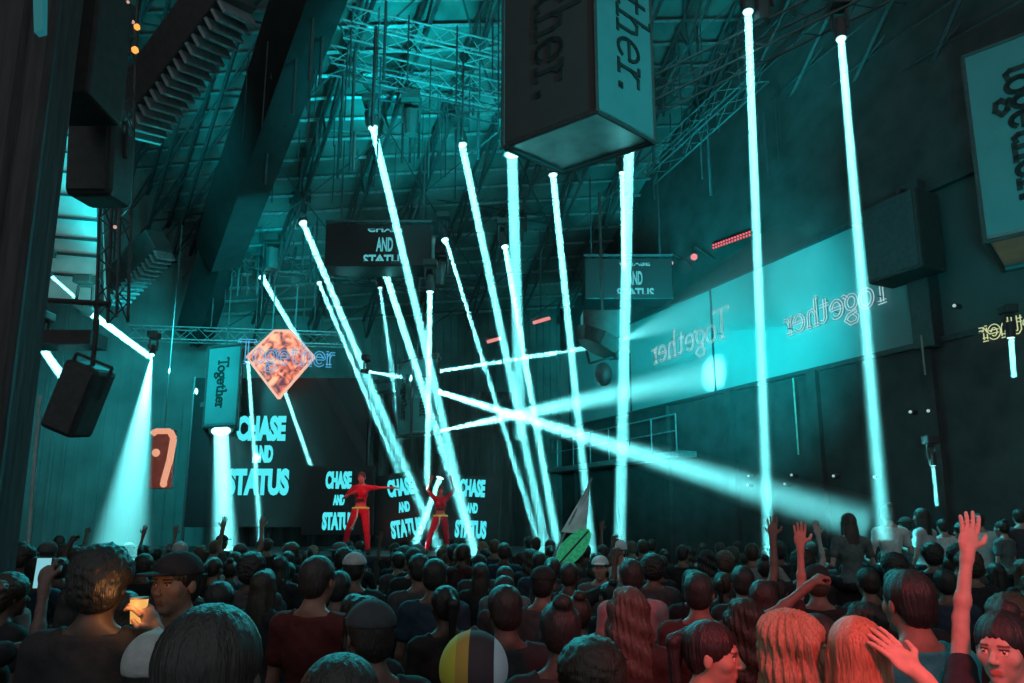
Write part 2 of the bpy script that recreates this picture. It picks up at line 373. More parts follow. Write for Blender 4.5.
# ------------------------------------------------------------------ moving heads with their beams
FIX_G = 'moving head lamps throwing beams through haze'
def beam_lamp(p0, p1, r0, r1, gain, label, hang=True, wide=False, soft=1.0, group=FIX_G):
    p0 = V(p0); p1 = V(p1); d = (p1-p0).normalized(); q = d.to_track_quat('Z', 'Y')
    t = empty('moving_head_lamp', p0, label=label, cat='stage lamp', group=group)
    hr = max(.06, r0*1.25); hl = min(.38, hr*4)
    m = MB(); m.cyl(p0-d*hl, p0-d*(hl*.4), hr*.8, hr*1.05, 14).cyl(p0-d*(hl*.4), p0-d*.004, hr*1.05, hr, 14); m.build('lamp_head', M['black'], t, smooth=False)
    m = MB(); m.cyl(p0-d*.004, p0, r0*.97, r0*.97, 14); m.build('lens', M['lens'], t)
    s = d.cross(V((0, 0, 1))); s = s.normalized() if s.length > .05 else V((1, 0, 0)); pc = p0-d*hl*.5; top = pc+V((0, 0, hl*.95 if hang else -hl*.95))
    m = MB()
    for k in (-1, 1): m.tube([pc+s*k*hr*1.1, pc+s*k*hr*1.25+V((0, 0, .1 if hang else -.1)), top+s*k*hr*1.1], .025, 5)
    m.tube([top-s*hr*1.1, top+s*hr*1.1], .03, 5); m.build('yoke', M['black'], t)
    m = MB(); m.box(top+V((0, 0, .09 if hang else -.09)), (hr*2.4+.06, hr*2.4+.06, .14)); m.build('base', M['black'], t, bevel=.02)
    L = (p1-p0).length; m = MB(); m.cyl(p0+d*.01, p1, r0, r1, 24)
    hb = m.build('light_beam', M['haze'], t, label='cyan light beam in haze')
    if wide:
        half = math.atan((r1-r0)/L); back = r0/max(math.tan(half), 1e-3)
        # lamp sits just at the lens
        lo = light('SPOT', 'lamp_light', p0+d*.02, p1, gain, CY, r0*.4, math.degrees(2*half)*1.05, .9)
    else:
        sp = max(.012, 2*math.atan(max(0, r1-r0)/L))
        lo = light('AREA', 'lamp_light', p0+d*.012, p1, gain*27*(r0/.08), CY, 2*r0*.72, spread=sp*soft)
    lo['own'] = hb.name
    return t
BEAMS = [  # px0,py0,Y0, px1,py1,Y1, w0,w1(px), gain, label
    (373, 128, 13.6, 476, 560, 13.4, 11, 17, 1.1, 'lamp at the tallest slanting beam left of the big lantern'),
    (462, 145, 15.0, 550, 565, 14.8, 11, 16, 1.0, 'lamp whose long slanting beam starts just left of the big lantern base'),
    (303, 223, 17.5, 446, 565, 15.5, 9, 18, 1.1, 'lamp high at left sending a beam down to the second dancer'),
    (319, 283, 17.8, 402, 480, 17.0, 6, 11, .9, 'lamp with thin beam running beside and under the longer left beam'),
    (262, 277, 18.2, 380, 478, 17.2, 8, 13, 1.1, 'leftmost slanting lamp, beam crossing the neon sign'),
    (380, 288, 18.0, 402, 440, 17.6, 5, 12, .55, 'lamp with thin faint beam dropping onto the middle lantern'),
    (385, 272, 15.6, 478, 560, 14.5, 10, 18, .95, 'lamp under left hanging screen, beam reaching behind second dancer'),
    (430, 292, 14.6, 427, 486, 14.4, 8, 12, 1.2, 'lamp with near vertical white beam down to the second dancer'),
    (445, 240, 16.0, 547, 572, 13.8, 8, 16, 1.0, 'lamp between the hanging screens, beam falling right of the stage'),
    (505, 247, 15.5, 562, 572, 13.2, 8, 17, 1.1, 'lamp with bright beam ending beside the flag'),
    (512, 155, 12.0, 521, 440, 12.0, 17, 15, .5, 'lamp hidden behind lantern base with wide soft vertical beam'),
    (553, 175, 14.0, 594, 572, 13.8, 10, 17, 1.0, 'lamp just under the big lantern base, beam passing the flag'),
    (629, 150, 11.5, 619, 572, 11.5, 16, 20, .75, 'lamp behind right end of lantern base with broad vertical beam'),
    (622, 173, 13.4, 624, 270, 13.4, 7, 8, 1.0, 'short thin beam lamp ending at the right hanging screen'),
    (748, 12, 9.5, 769, 560, 9.2, 12, 18, 1.05, 'lamp at roof with tall near vertical beam, left of the right pair'),
    (841, 39, 9.3, 884, 540, 8.6, 11, 27, 1.05, 'rightmost roof lamp with tall beam landing by shoulder sitters'),
    (248, 362, 17.9, 262, 560, 17.0, 5, 12, .8, 'lamp behind neon sign with thin beam across the big screen text'),
    (285, 392, 18.0, 315, 478, 17.8, 5, 9, .8, 'lamp below the diamond screen with short thin beam'),
    (440, 478, 15.4, 415, 545, 14.9, 8, 14, .9, 'lamp above second dancer throwing a short beam down left'),
    (221, 431, 17.85, 226, 575, 16.6, 20, 44, 1.0, 'lamp under small left lantern with wide soft beam'),
    (88, 311, 11.0, 150, 357, 14.25, 10, 9, 1.6, 'left wall lamp with short thick white beam pointing right'),
    (50, 275, 11.0, 76, 298, 11.6, 5, 6, 1.0, 'small lamp beside the lit cladding with short beam'),
    (40, 345, 10.5, 72, 390, 8.35, 10, 12, .6, 'lamp behind the tilted loudspeaker with stubby beam'),
    
    (1011, 338, 10.4, 1014, 377, 10.4, 7, 9, .9, 'small lamp under far right neon reflection with short glowing tube'),
    (933, 466, 11.6, 937, 506, 11.6, 5, 6, .45, 'small dim upright lamp above the right hand platform'),
    (440, 371, 15.6, 592, 347, 12.9, 5, 9, 2.2, 'lamp of topmost sideways beam leaving the middle lantern'),
    (370, 372, 15.9, 402, 377, 15.6, 4, 9, 1.2, 'small sideways lamp left of the middle lantern'),
    (440, 431, 15.5, 712, 374, rw(712, 374).y, 4, 46, 3.6, 'lamp of lowest sideways beam leaving the middle lantern'),
    (439, 392, 15.5, 868, 524, 9.6, 7, 58, 2.2, 'lamp of brightest sideways beam falling right over the crowd'),
]
for (x0, y0, Y0, x1, y1, Y1, w0, w1, g, lab) in BEAMS:
    a = P(x0, y0, Y0); b = P(x1, y1, Y1)
    beam_lamp(a, b, w0*mpp(Y0)*.47, w1*mpp(Y1)*.47, g, lab)
# broad cones
beam_lamp(P(152, 355, 14), P(112, 600, 11.5), .05, 37*mpp(11.5), 34000, 'lamp throwing the wide white cone of light at left', wide=True)
beam_lamp(P(617, 342, 13.5), rw(790, 275, .1), .05, 1.2, 1000, 'added lamp by the hanging globe washing light up the gallery glass', wide=True)  # added lamp, stands in for the widening end of the topmost sideways beam
# ------------------------------------------------------------------ hanging LED screens
def led_box(px0, px1, py0, py1, Y, label, tx0, tx1, rz=0.0):
    a = P(px0, py1, Y); b = P(px1, py0, Y); w = b.x-a.x; h = b.z-a.z; c = V(((a.x+b.x)/2, Y, (a.z+b.z)/2))
    t = empty('hanging_screen', c, label=label, cat='screen', group='hanging screens')
    m = MB(); m.box(c+V((0, w*.15, 0)), (w, w*.3, h)); m.build('cabinet', M['ledoff'], t, bevel=.02)
    m = MB()
    for s in (-1, 1): m.tube([c+V((s*w*.4, w*.15, h/2)), c+V((s*w*.4, w*.15, h/2+2.2))], .02, 5)
    m.tube([c+V((-w/2, 0, h/2+.06)), c+V((w/2, 0, h/2+.06))], .04, 5); m.build('hanging_frame', M['steel'], t)
    xa = P(tx0, 0, Y).x*0+((tx0-512)/F)*Y/.96; xb = ((tx1-512)/F)*Y/.96; y = Y-.005; W = xb-xa
    put_font('lettering', 'CHASE', (xa+W*.08, y, c.z+h*.30), (1, 0, 0), (0, 0, 1), W*.84, h*.16, M['ledtext_dim'], t, .02, (0, .45))
    put_font('lettering', 'AND', (xa+W*.3, y, c.z-h*.16), (1, 0, 0), (0, 0, 1), W*.4, h*.33, M['ledtext_dim'], t, .02)
    put_font('lettering', 'STATUS', (xa+W*.0, y, c.z-h*.48), (1, 0, 0), (0, 0, 1), W, h*.24, M['ledtext_dim'], t, .02, (.4, 1))
    return t
led_box(324, 432, 224, 266, 14.6, 'wide black hanging screen left of centre showing the word AND', 362, 404)
led_box(585, 672, 258, 299, 15.5, 'black hanging screen right of centre partly crossed by a vertical beam', 617, 654)
# ------------------------------------------------------------------ stage
SY = 13.9
m = MB(); m.box((-4.9, SY+2.6, .68), (12.5, 5.2, 1.36)); m.box((-4.9, SY+2.6, 1.38), (12.6, 5.3, .06))
tag(m.build('stage', M['black'], bevel=.01), 'long black stage deck behind the crowd below the screens', 'stage')
# back screen with words
def screen_words(t, c, ex, ey, w, rows, mat):
    for txt, dx, dz, ww, hh in rows:
        put_font('lettering', txt, c+ex*(dx-ww/2)+ey*(dz-hh/2), ex, ey, ww, hh, M[mat], t, .06)
Yb = 18.2
c = P(266, 455, Yb); k = mpp(Yb)
t = empty('led_wall', c, label='tall black back screen with large cyan CHASE AND STATUS words', cat='screen')
m = MB(); m.box(c+V((.3, .12, .1)), (4.6, .2, 3.9)); m.build('screen_face', M['ledoff'], t)
m = MB()
for s in (-2.05, 2.65): m.tube([c+V((s, .1, -3.2)), c+V((s, .1, 2.1))], .04, 5)
m.build('frame', M['steel'], t)
screen_words(t, c+V((0, -.004, 0)), V((1, 0, 0)), V((0, 0, 1)), 1, [('CHASE', -6*k, 26*k, 48*k, 25*k), ('AND', -3*k, 1*k, 20*k, 17*k), ('STATUS', -6*k, -26*k, 60*k, 26*k)], 'ledtext')
# stage screens
for px, py, Y, wpx, hpx, roll, rows, lab in (
    (338, 500, 16.0, 68, 66, 0, 1, 'black stage screen left of the first dancer with cyan words'),
    (403, 507, 16.3, 60, 66, -9, 1, 'tilted black stage screen between the two dancers with cyan words'),
    (471, 508, 16.4, 56, 62, 3, 1, 'black stage screen right of the second dancer with cyan words')):
    c = P(px, py, Y); k = mpp(Y); R = Matrix.Rotation(math.radians(roll), 3, 'Y')
    ex = R @ V((1, 0, 0)); ey = R @ V((0, 0, 1))
    t = empty('stage_screen', c, label=lab, cat='screen', group='stage screens with cyan words')
    m = MB(); m.box(c+V((0, .08, 0)), (wpx*k, .14, hpx*k), axes=[ex, V((0, 1, 0)), ey]); m.build('screen_face', M['ledoff'], t)
    m = MB()
    zb = 1.42
    for s in (-1, 1):
        q = c+ex*(s*wpx*k*.35)-ey*(hpx*k*.45)+V((0, .1, 0)); m.tube([q, V((q.x, q.y+.1, zb))], .03, 5); m.box((q.x, q.y+.1, zb), (.3, .5, .03))
    m.build('stand', M['black'], t)
    screen_words(t, c+V((0, -.004, 0)), ex, ey, 1, [('CHASE', 0, 19*k, 25*k, 17*k), ('AND', 1*k, 0*k, 11*k, 10*k), ('STATUS', 1*k, -20*k, 30*k, 17*k)], 'ledtext')
# black backdrop behind the stage
m = MB()
xs = np.linspace(P(235, 400, 18.9).x, P(512, 400, 18.9).x, 90); top = P(400, 392, 18.9).z
for i in range(len(xs)-1):
    y0 = 18.9+.07*math.sin(i*1.3); y1 = 18.9+.07*math.sin((i+1)*1.3)
    m.add([(xs[i], y0, 0), (xs[i+1], y1, 0), (xs[i+1], y1, top), (xs[i], y0, top), (xs[i], y0+.04, 0), (xs[i+1], y1+.04, 0), (xs[i+1], y1+.04, top), (xs[i], y0+.04, top)], [(0, 1, 2, 3), (4, 7, 6, 5), (3, 2, 6, 7)])
tag(m.build('stage_curtain', M['drape'], smooth=False), 'wide black pleated curtain hanging behind the stage screens', 'curtain')
# low stage lamps on the floor edge of stage (shin level)
# ------------------------------------------------------------------ diamond screen, neon signs, poster
c = P(281, 357, 17.75); k = mpp(17.75); t = empty('diamond_screen', c, label='glowing orange diamond shaped screen behind the neon word', cat='screen')
def tri_mat():
    m = bpy.data.materials.new('orange_artwork'); m.use_nodes = True; nt = m.node_tree; b = nt.nodes['Principled BSDF']
    tc = nt.nodes.new('ShaderNodeTexCoord'); ns = nt.nodes.new('ShaderNodeTexNoise'); ns.inputs['Scale'].default_value = 3.5; ns.inputs['Distortion'].default_value = 1.2
    r = nt.nodes.new('ShaderNodeValToRGB'); e = r.color_ramp.elements
    e[0].position = .36; e[0].color = (.12, .03, .06, 1); e[1].position = .62; e[1].color = (1, .5, .28, 1); x = e.new(.5); x.color = (.85, .2, .1, 1)
    nt.links.new(tc.outputs['Object'], ns.inputs['Vector']); nt.links.new(ns.outputs['Fac'], r.inputs['Fac']); nt.links.new(r.outputs[0], b.inputs['Emission Color'])
    b.inputs['Emission Strength'].default_value = 1.15; b.inputs['Base Color'].default_value = (.02, .02, .02, 1); return m
art = tri_mat()
ex, ey = V((1, 0, 0)), V((0, 0, 1))
dm = [c+ex*(-34*k), c+ey*(-42*k), c+ex*(33*k), c+ey*(27*k)+ex*(8*k), c+ey*(27*k)+ex*(-8*k)]
m = MB(); m.prism(dm, V((0, .12, 0))); m.build('display', art, t)
m = MB(); m.tube(dm+[dm[0]], .035, 6); m.build('glowing_edge', em('edge_glow', (1, .6, .45), .9), t)
m = MB()
for s in (-.3, .3): m.tube([c+V((s, .1, 30*k)), c+V((s, .1, 30*k+1.2))], .02, 5)
m.build('hanger', M['steel'], t)
def neon(p0, p1, h_dir, mat, label, thick, txt='Together', under=None, name='neon_sign'):
    p0 = V(p0); p1 = V(p1); t = empty(name, p0, label=label, cat='neon sign', group='neon word signs')
    mb = MB(); put_word(mb, txt, p0, (p1-p0).normalized(), h_dir, (p1-p0).length, thick, neon=True); mb.build('neon_tube', M[mat], t)
    ex = (p1-p0).normalized(); n = ex.cross(V(h_dir)); mb = MB()
    for f in (.08, .45, .9): mb.tube([p0+ex*((p1-p0).length*f)+V(h_dir)*.1, p0+ex*((p1-p0).length*f)+V(h_dir)*.1-n*.12], .012, 5)
    mb.build('standoff', M['steel'], t)
    return t
a = P(238, 362, 17.5); b = P(336, 366, 17.5); neon(a, b, (0, 0, 1), 'neon_b', 'blue white neon word Together in front of orange diamond screen', .022)
# mirrored neon reflections in the right-hand glass, built as real glowing tubes
a = rw(893, 298, .06); b = rw(782, 325, .06); neon(a, V((b.x, b.y, a.z-.1)), (0, 0, 1), 'neon_refl_w', 'white reversed reflection of neon word Together crossed by the rightmost tall beam', .02)
a = rw(730, 335, .06); b = rw(650, 352, .06); neon(a, V((b.x, b.y, a.z-.1)), (0, 0, 1), 'neon_refl_w', 'fainter white reversed reflection of neon word farther along the gallery glass', .016)
a = rw(1082, 318, .06); b = rw(976, 318, .06); neon(a, V((b.x, b.y, a.z)), (0, 0, 1), 'neon_refl_y', 'yellowish reversed reflection of neon word at the far right on dark wall', .018)
def poster():
    c = P(161, 459, 15.5); k = mpp(15.5); t = empty('lit_poster', c, label='small warm lit arched portrait panel right of the white light cone', cat='poster')
    pts = [c+V((-10*k, 0, -28*k)), c+V((11*k, 0, -28*k)), c+V((11*k, 0, 20*k)), c+V((7*k, 0, 27*k)), c+V((-7*k, 0, 27*k)), c+V((-10*k, 0, 24*k))]
    m = MB(); m.prism(pts, V((0, .08, 0))); m.build('panel', mk('poster_brown', (.15, .05, .04), .6, .4, 9, emit=(.35, .06, .04), estr=.25), t)
    m = MB(); m.tube([pts[5]+V((0, -.02, 0)), pts[4]+V((0, -.02, 0)), pts[3]+V((0, -.02, 0)), pts[2]+V((0, -.02, 0)), c+V((9*k, -.02, -2*k)), c+V((5*k, -.02, -22*k))], .07, 6)
    m.sphere(c+V((-5*k, -.02, 6*k)), .09, 8, 6); m.sphere(c+V((5*k, -.02, -24*k)), .08, 8, 6)
    m2 = MB(); m2.tube([c+V((0, .04, 26*k)), c+V((0, .04, 5.5))], .015, 5); m2.box(c+V((0, .1, 0)), (.5, .05, 1.3)); m2.build('mount', M['steel'], t)
    m.build('glowing_trim', em('poster_glow', (1, .45, .28), .8), t)
poster()
# ------------------------------------------------------------------ left side structures
def prism_px(mb, pts, Y, depth): return mb.prism([P(x, y, Y) for x, y in pts], V((0, depth, 0)))
# tall black draped pillar
pr = P(52, 150, 5.0)
m = MB(); n = 16
for i in range(n):
    x0 = pr.x-.2-.95*(i+1)/n*1.6; m.cyl((x0+.05, 5.1+.05*math.sin(i*2), 0), (x0+.05, 5.1+.05*math.sin(i*2), 9), .09, .09, 8)
m.box((pr.x-.98, 5.3, 4.5), (1.55, .3, 9)); tag(m.build('draped_pillar', M['drape']), 'black pleated drape covering the tall pillar at the left edge', 'drape')
t = empty('equipment_crate', P(85, 60, 6.4), label='large black crate hung at top left beside the bulb string', cat='crate')
m = MB(); c = P(82, 50, 6.4); m.box(c, (.62, .6, 1.35)); m.build('casing', M['black'], t, bevel=.03)
m = MB(); m.box(c+V((-.05, -.31, -.22)), (.34, .02, .18)); m.build('front_panel', M['steel'], t)
m = MB(); m.tube([c+V((0, 0, .6)), c+V((0, 0, 3))], .03); m.build('hanging_rod', M['steel'], t)
def loudspeaker(c, size, tilt, roll, label, hangh):
    R = Matrix.Rotation(roll, 3, 'Y') @ Matrix.Rotation(tilt, 3, 'X'); t = empty('hanging_loudspeaker', c, label=label, cat='loudspeaker', group='hung loudspeakers at left')
    w, d, h = size
    m = MB(); m.box(c, size, R=R); m.build('cabinet', M['black'], t, bevel=.07*w*2)
    m = MB(); m.box(c+R @ V((0, -d/2-.006, 0)), (w*.84, .02, h*.88), R=R); m.build('grille', M['steel'], t, bevel=.01)
    m = MB(); tp = c+R @ V((0, 0, h/2)); m.tube([tp+R @ V((-w/2-.02, 0, -h*.4)), tp+R @ V((-w/2-.02, 0, .06)), tp+R @ V((w/2+.02, 0, .06)), tp+R @ V((w/2+.02, 0, -h*.4))], .02, 5)
    m.tube([tp, tp+V((0, 0, hangh))], .03, 6); m.build('bracket', M['black'], t)
loudspeaker(P(79, 399, 8.0), (.42, .4, .84), .15, .38, 'black loudspeaker hung tilted in front of the left light haze', .55)
loudspeaker(P(101, 165, 7.2), (.5, .5, .85), .1, .0, 'black rounded loudspeaker hung beside the lit cladding at upper left', 1.3)
# bracket shelf
m = MB(); a = P(30, 340, 8.1); b = P(99, 341, 8.1); m.box((a+b)/2, ((b-a).length, .35, .17)); m.tube([a, a+V((0, 0, .9))], .03); m.tube([b+V((-.05, 0, 0)), P(98, 296, 8.1)], .03); m.tube([P(40, 300, 8.1), P(110, 304, 8.1)], .035)
tag(m.build('mounting_bracket', M['black']), 'black horizontal mounting bar above the tilted loudspeaker', 'bracket')
# lit translucent cladding
t = empty('cladding_panel', P(76, 215, 12.5), label='bright teal lit ribbed cladding panel beside the left pillar', cat='panel')
m = MB(); prism_px(m, [(46, 128), (96, 130), (104, 300), (44, 300)], 12.5, .1); m.build('sheet', M['clad'], t)
m = MB()
for y in (135, 152, 172, 195, 218, 238, 254, 275): m.tube([P(46, y-2, 12.42), P(102, y+3, 12.42)], .028, 4)
m.tube([P(98, 130, 12.4), P(101, 302, 12.4)], .05, 5); m.build('rail', M['steel'], t)
t = empty('strip_window', P(38, 10, 4.85), label='small teal backlit window gap at the very top of left pillar', cat='window gap')
m = MB(); prism_px(m, [(32, -30), (43, -30), (42, 30), (34, 32)], 4.8, .06); m.build('gap_glow', em('dim_teal', (.02, .22, .25), .55), t)  # glowing sheet stands in for light behind the gap
# pale tube standing in for a teal-lit upright edge
m = MB(); m.tube([P(40, 395, 9), P(27, 560, 9)], .025, 6); tag(m.build('lit_edge_tube', mk('lit_edge_pale', (.4, .5, .5), .5)), 'thin upright teal lit edge line low at the left edge', 'lit edge')
# slanted louvred units
def louvre(pa, pb, w, d, label, n):
    ax = (pb-pa).normalized(); sd = ax.cross(V((0, 1, 0))).normalized(); up = sd.cross(ax)
    t = empty('louvred_unit', pa, label=label, cat='roof unit', group='slanting louvred roof units'); Ln = (pb-pa).length
    m = MB(); m.box((pa+pb)/2, (Ln, w, d), axes=[ax, sd, up]); m.build('casing', M['black'], t, bevel=.03)
    s = 1 if sd.z < 0 else -1
    m = MB()
    for i in range(n):
        p = pa+ax*(Ln*(.05+.9*i/(n-1)))+sd*(s*w*.68); m.box(p, (.05, w*.42, d*.9), axes=[(ax+up*.3).normalized(), sd, up])
    m.build('louvre_slats', M['steel_lit'], t); return t
louvre(P(128, 122, 11.5), P(232, -15, 9.8), .62, .7, 'larger black louvred unit slanting at upper left of the dark girder', 17)
louvre(P(108, 292, 15), P(160, 240, 14.2), .5, .5, 'smaller black louvred unit slanting lower down at left', 13)
# bulb strings
t = empty('bulb_string', P(133, 0, 8), label='string of small amber and pale bulbs hanging down at upper left', cat='string lights')
pts = [(129, -20), (128, 3), (133, 25), (136, 50), (124, 56), (118, 66), (121, 100), (122, 125), (123, 143), (122, 158), (118, 171), (117, 205), (115, 226), (114, 260)]
m = MB(); m.tube([P(x, y, 8) for x, y in pts], .012, 5); m.build('cord', M['black'], t)
for (x, y, mt, r) in ((128, 2, 'bulb_w', .02), (133, 22, 'bulb_w', .022), (137, 27, 'bulb_o', .04), (135, 50, 'bulb_o', .045), (123, 55, 'bulb_o', .04), (117, 65, 'bulb_w', .018), (124, 143, 'bulb_w', .025), (122, 158, 'bulb_w', .022), (120, 171, 'bulb_w', .024), (118, 205, 'bulb_w', .02), (115, 227, 'bulb_w', .022)):
    m = MB(); m.sphere(P(x, y, 7.98), r, 8, 6); m.build('bulb', M[mt], t, smooth=True)
truss(P(124, -30, 8.3), P(112, 320, 8.3), .25, 'vertical dark truss behind the bulb string', up=V((0, 1, 0)), r=.02)
# hanging globe lamp
c = P(603, 356, 12.5); t = empty('globe_lamp', c, label='dark hanging fixture with round globe beneath, in front of gallery glass', cat='hanging lamp')
m = MB(); m.cyl(c+V((-.1, 0, .12)), c+V((0, 0, .32)), .42, .55, 8); m.box(c+V((.0, 0, .55)), (.75, .5, .5)); m.build('housing', M['black'], t)
m = MB(); m.sphere(c+V((0, 0, -.34)), .17, 14, 10, (1, 1, 1.3)); m.build('globe', M['steel'], t, smooth=True)
m = MB(); m.tube([c+V((-.3, 0, .1)), c+V((-.25, 0, -.14)), c+V((.25, 0, .0))], .025); m.tube([c+V((0, 0, .7)), c+V((0, 0, 3.2))], .03); m.build('yoke', M['black'], t)
# red LED strip and red spot on the right wall
a = rw(712, 247, .3); b = rw(751, 233, .3); t = empty('red_light_bar', a, label='bar of small red LEDs high on the right wall', cat='light bar')
m = MB(); d = (b-a); m.box((a+b)/2-RN*.05, (d.length, .16, .06), axes=[d.normalized(), d.normalized().cross(RN), RN]); m.build('housing', M['black'], t)
for i in range(14):
    for s in (-.04, .04):
        m = MB(); p = a+d*((i+.5)/14)+V((0, 0, s)); m.sphere(p, .028, 6, 4); m.build('red_led', M['redled'], t)
def small_spot(px, py, off, r, aim, mat, label, power=0, col=(1, .05, .07)):
    p = rw(px, py, off); d = (V(aim)-p).normalized(); t = empty('wall_spotlight', p, label=label, cat='spotlight')
    m = MB(); m.cyl(p-d*.3, p-d*.01, r*.9, r*1.15, 12); m.build('housing', M['black'], t)
    m = MB(); m.cyl(p-d*.01, p, r, r, 12); m.build('lens', M[mat], t)
    m = MB(); m.tube([p-d*.2, p-d*.2+V((0, 0, .25)), p-d*.2-RN*off], .02); m.build('bracket', M['black'], t)
    if power:
        L = 2.2; m = MB(); m.cyl(p+d*.01, p+d*L, r, r*2.2, 16); m.build('light_beam', M['haze'], t, label='faint red light beam')
        light('SPOT', 'red_lamp_light', p+d*.02, p+d*3, power, col, r*.4, 16, .6)
small_spot(694, 257, .8, .085, P(655, 300, 11), 'redled', 'round red spotlight under the sloping upper wall', 60)
small_spot(671, 263, .8, .06, P(671, 300, 11), 'pinkled', 'small pink lamp left of the round red spotlight')
# pink tube lamps
for x0, y0, x1, y1, Y, lab in ((533, 323, 550, 318, 17, 'upper short pink tube lamp between the tall beams'), (487, 342, 501, 338, 17.5, 'lower short pink tube lamp between the tall beams')):
    t = empty('tube_lamp', P(x0, y0, Y), label=lab, cat='tube lamp'); m = MB(); m.cyl(P(x0, y0, Y), P(x1, y1, Y), .045, .045, 8); m.build('tube', M['pinkled'], t)
    m = MB(); m.box((P(x0, y0, Y)+P(x1, y1, Y))/2+V((0, .08, .05)), (.5, .06, .1)); m.tube([P(x0, y0, Y)+V((.2, .08, .05)), P(x0, y0, Y)+V((.2, .08, 2.5))], .015, 5); m.build('fitting', M['black'], t)
t = empty('tube_lamp', P(292, 143, 15.8), label='pink lamp glowing on the low truss near the dark girder', cat='tube lamp')
m = MB(); m.box(P(292, 143, 15.8), (.26, .1, .1)); m.build('tube', M['pinkled'], t); m = MB(); m.box(P(292, 143, 15.8)+V((0, .1, .0)), (.4, .1, .2)); m.build('fitting', M['black'], t)
# hanging black lamp bodies without beams
for x, y, Y, r, lab in ((411, 118, 13.8, .16, 'unlit black lamp hanging between the two tallest beams'), (300, 200, 17, .22, 'unlit black lamp above the left slanting beam'),
                        (272, 255, 17.8, .2, 'unlit black lamp left under the dark truss'), (516, 228, 15.5, .2, 'unlit black lamp right of the left hanging screen'), (438, 270, 16, .2, 'unlit black lamp above the near vertical beam'),
                        (760, 0, 9.6, .16, 'unlit black lamp at the roof beside the tall right beams')):
    c = P(x, y, Y); t = empty('moving_head_lamp', c, label=lab, cat='stage lamp')
    m = MB(); m.cyl(c+V((0, 0, -.4)), c+V((0, 0, .15)), r*.8, r, 12); m.build('lamp_head', M['black'], t)
    m = MB()
    for s in (-1, 1): m.tube([c+V((s*r*1.15, 0, -.1)), c+V((s*r*1.15, 0, .35))], .03, 5)
    m.tube([c+V((-r*1.15, 0, .35)), c+V((r*1.15, 0, .35))], .03, 5); m.build('yoke', M['black'], t)
    m = MB(); m.box(c+V((0, 0, .45)), (.4, .4, .18)); m.build('base', M['black'], t)
# dark canopy column and box against right wall edge
t = empty('wall_loudspeaker', rwt(13.2, 7.2, .5), label='dark boxy loudspeaker at the right end of bright gallery glass', cat='loudspeaker')
m = MB(); m.box(rw(903, 240, .5), (1.1, .7, 1.5), axes=[RD, RN, V((0, 0, 1))]); m.build('cabinet', M['black'], t, bevel=.05)
m = MB(); q = rw(903, 240, .5); m.box(q-V((0, 0, 0))+RN*.36, (1.0, .02, 1.4), axes=[RD, RN, V((0, 0, 1))]); m.build('grille', M['steel'], t)
m = MB(); m.tube([q+V((0, 0, .7)), q+V((0, 0, 1.0)), q+V((0, 0, 1.0))-RN*.6], .04); m.build('bracket', M['black'], t)
# thin hanging cables in front of lower right wall
for x, y0, y1, lab in ((793, 378, 455, 'thin pale cable hanging below the gallery glass near the left tall beam'), (921, 335, 375, 'thin teal cable below the dark wall loudspeaker')):
    p = rw(x, y0, .3); q = rw(x+3, y1, .3); q = V((p.x, p.y, q.z)); m = MB(); m.tube([p, q], .018, 5); tag(m.build('hanging_cable', mk('pale_cable', (.3, .35, .3), .5)), lab, 'cable')
# small lights on lower right wall
for x, y in ((750, 476), (749, 485), (786, 484), (793, 475), (835, 476), (876, 477), (912, 412), (930, 411), (956, 306)):
    p = rw(x, y, .12); t = empty('wall_lamp', p, label='tiny pale lamp dot on the dark lower right wall', cat='wall lamp', group='tiny lamps on the dark right wall')
    m = MB(); m.sphere(p+RN*.05, .03, 8, 6); m.build('bulb', em('tiny_lamp', (.6, .9, .9), .6) if 'tiny' not in M else M['tiny'], t)
    m = MB(); m.cyl(p-RN*.1, p+RN*.03, .05, .04, 8); m.build('holder', M['black'], t)
#LINK
def link_lamps():
    lamps = [o for o in bpy.data.objects if o.type == 'LIGHT']; hz = [o for o in bpy.data.objects if o.type == 'MESH' and o.name.startswith('light_beam')]
    for l in lamps:
        own = l.get('own'); c = bpy.data.collections.new('beam_receivers')
        for h in hz:
            if h.name != own: c.objects.link(h)
        for it in c.collection_objects: it.light_linking.link_state = 'EXCLUDE'
        l.light_linking.receiver_collection = c
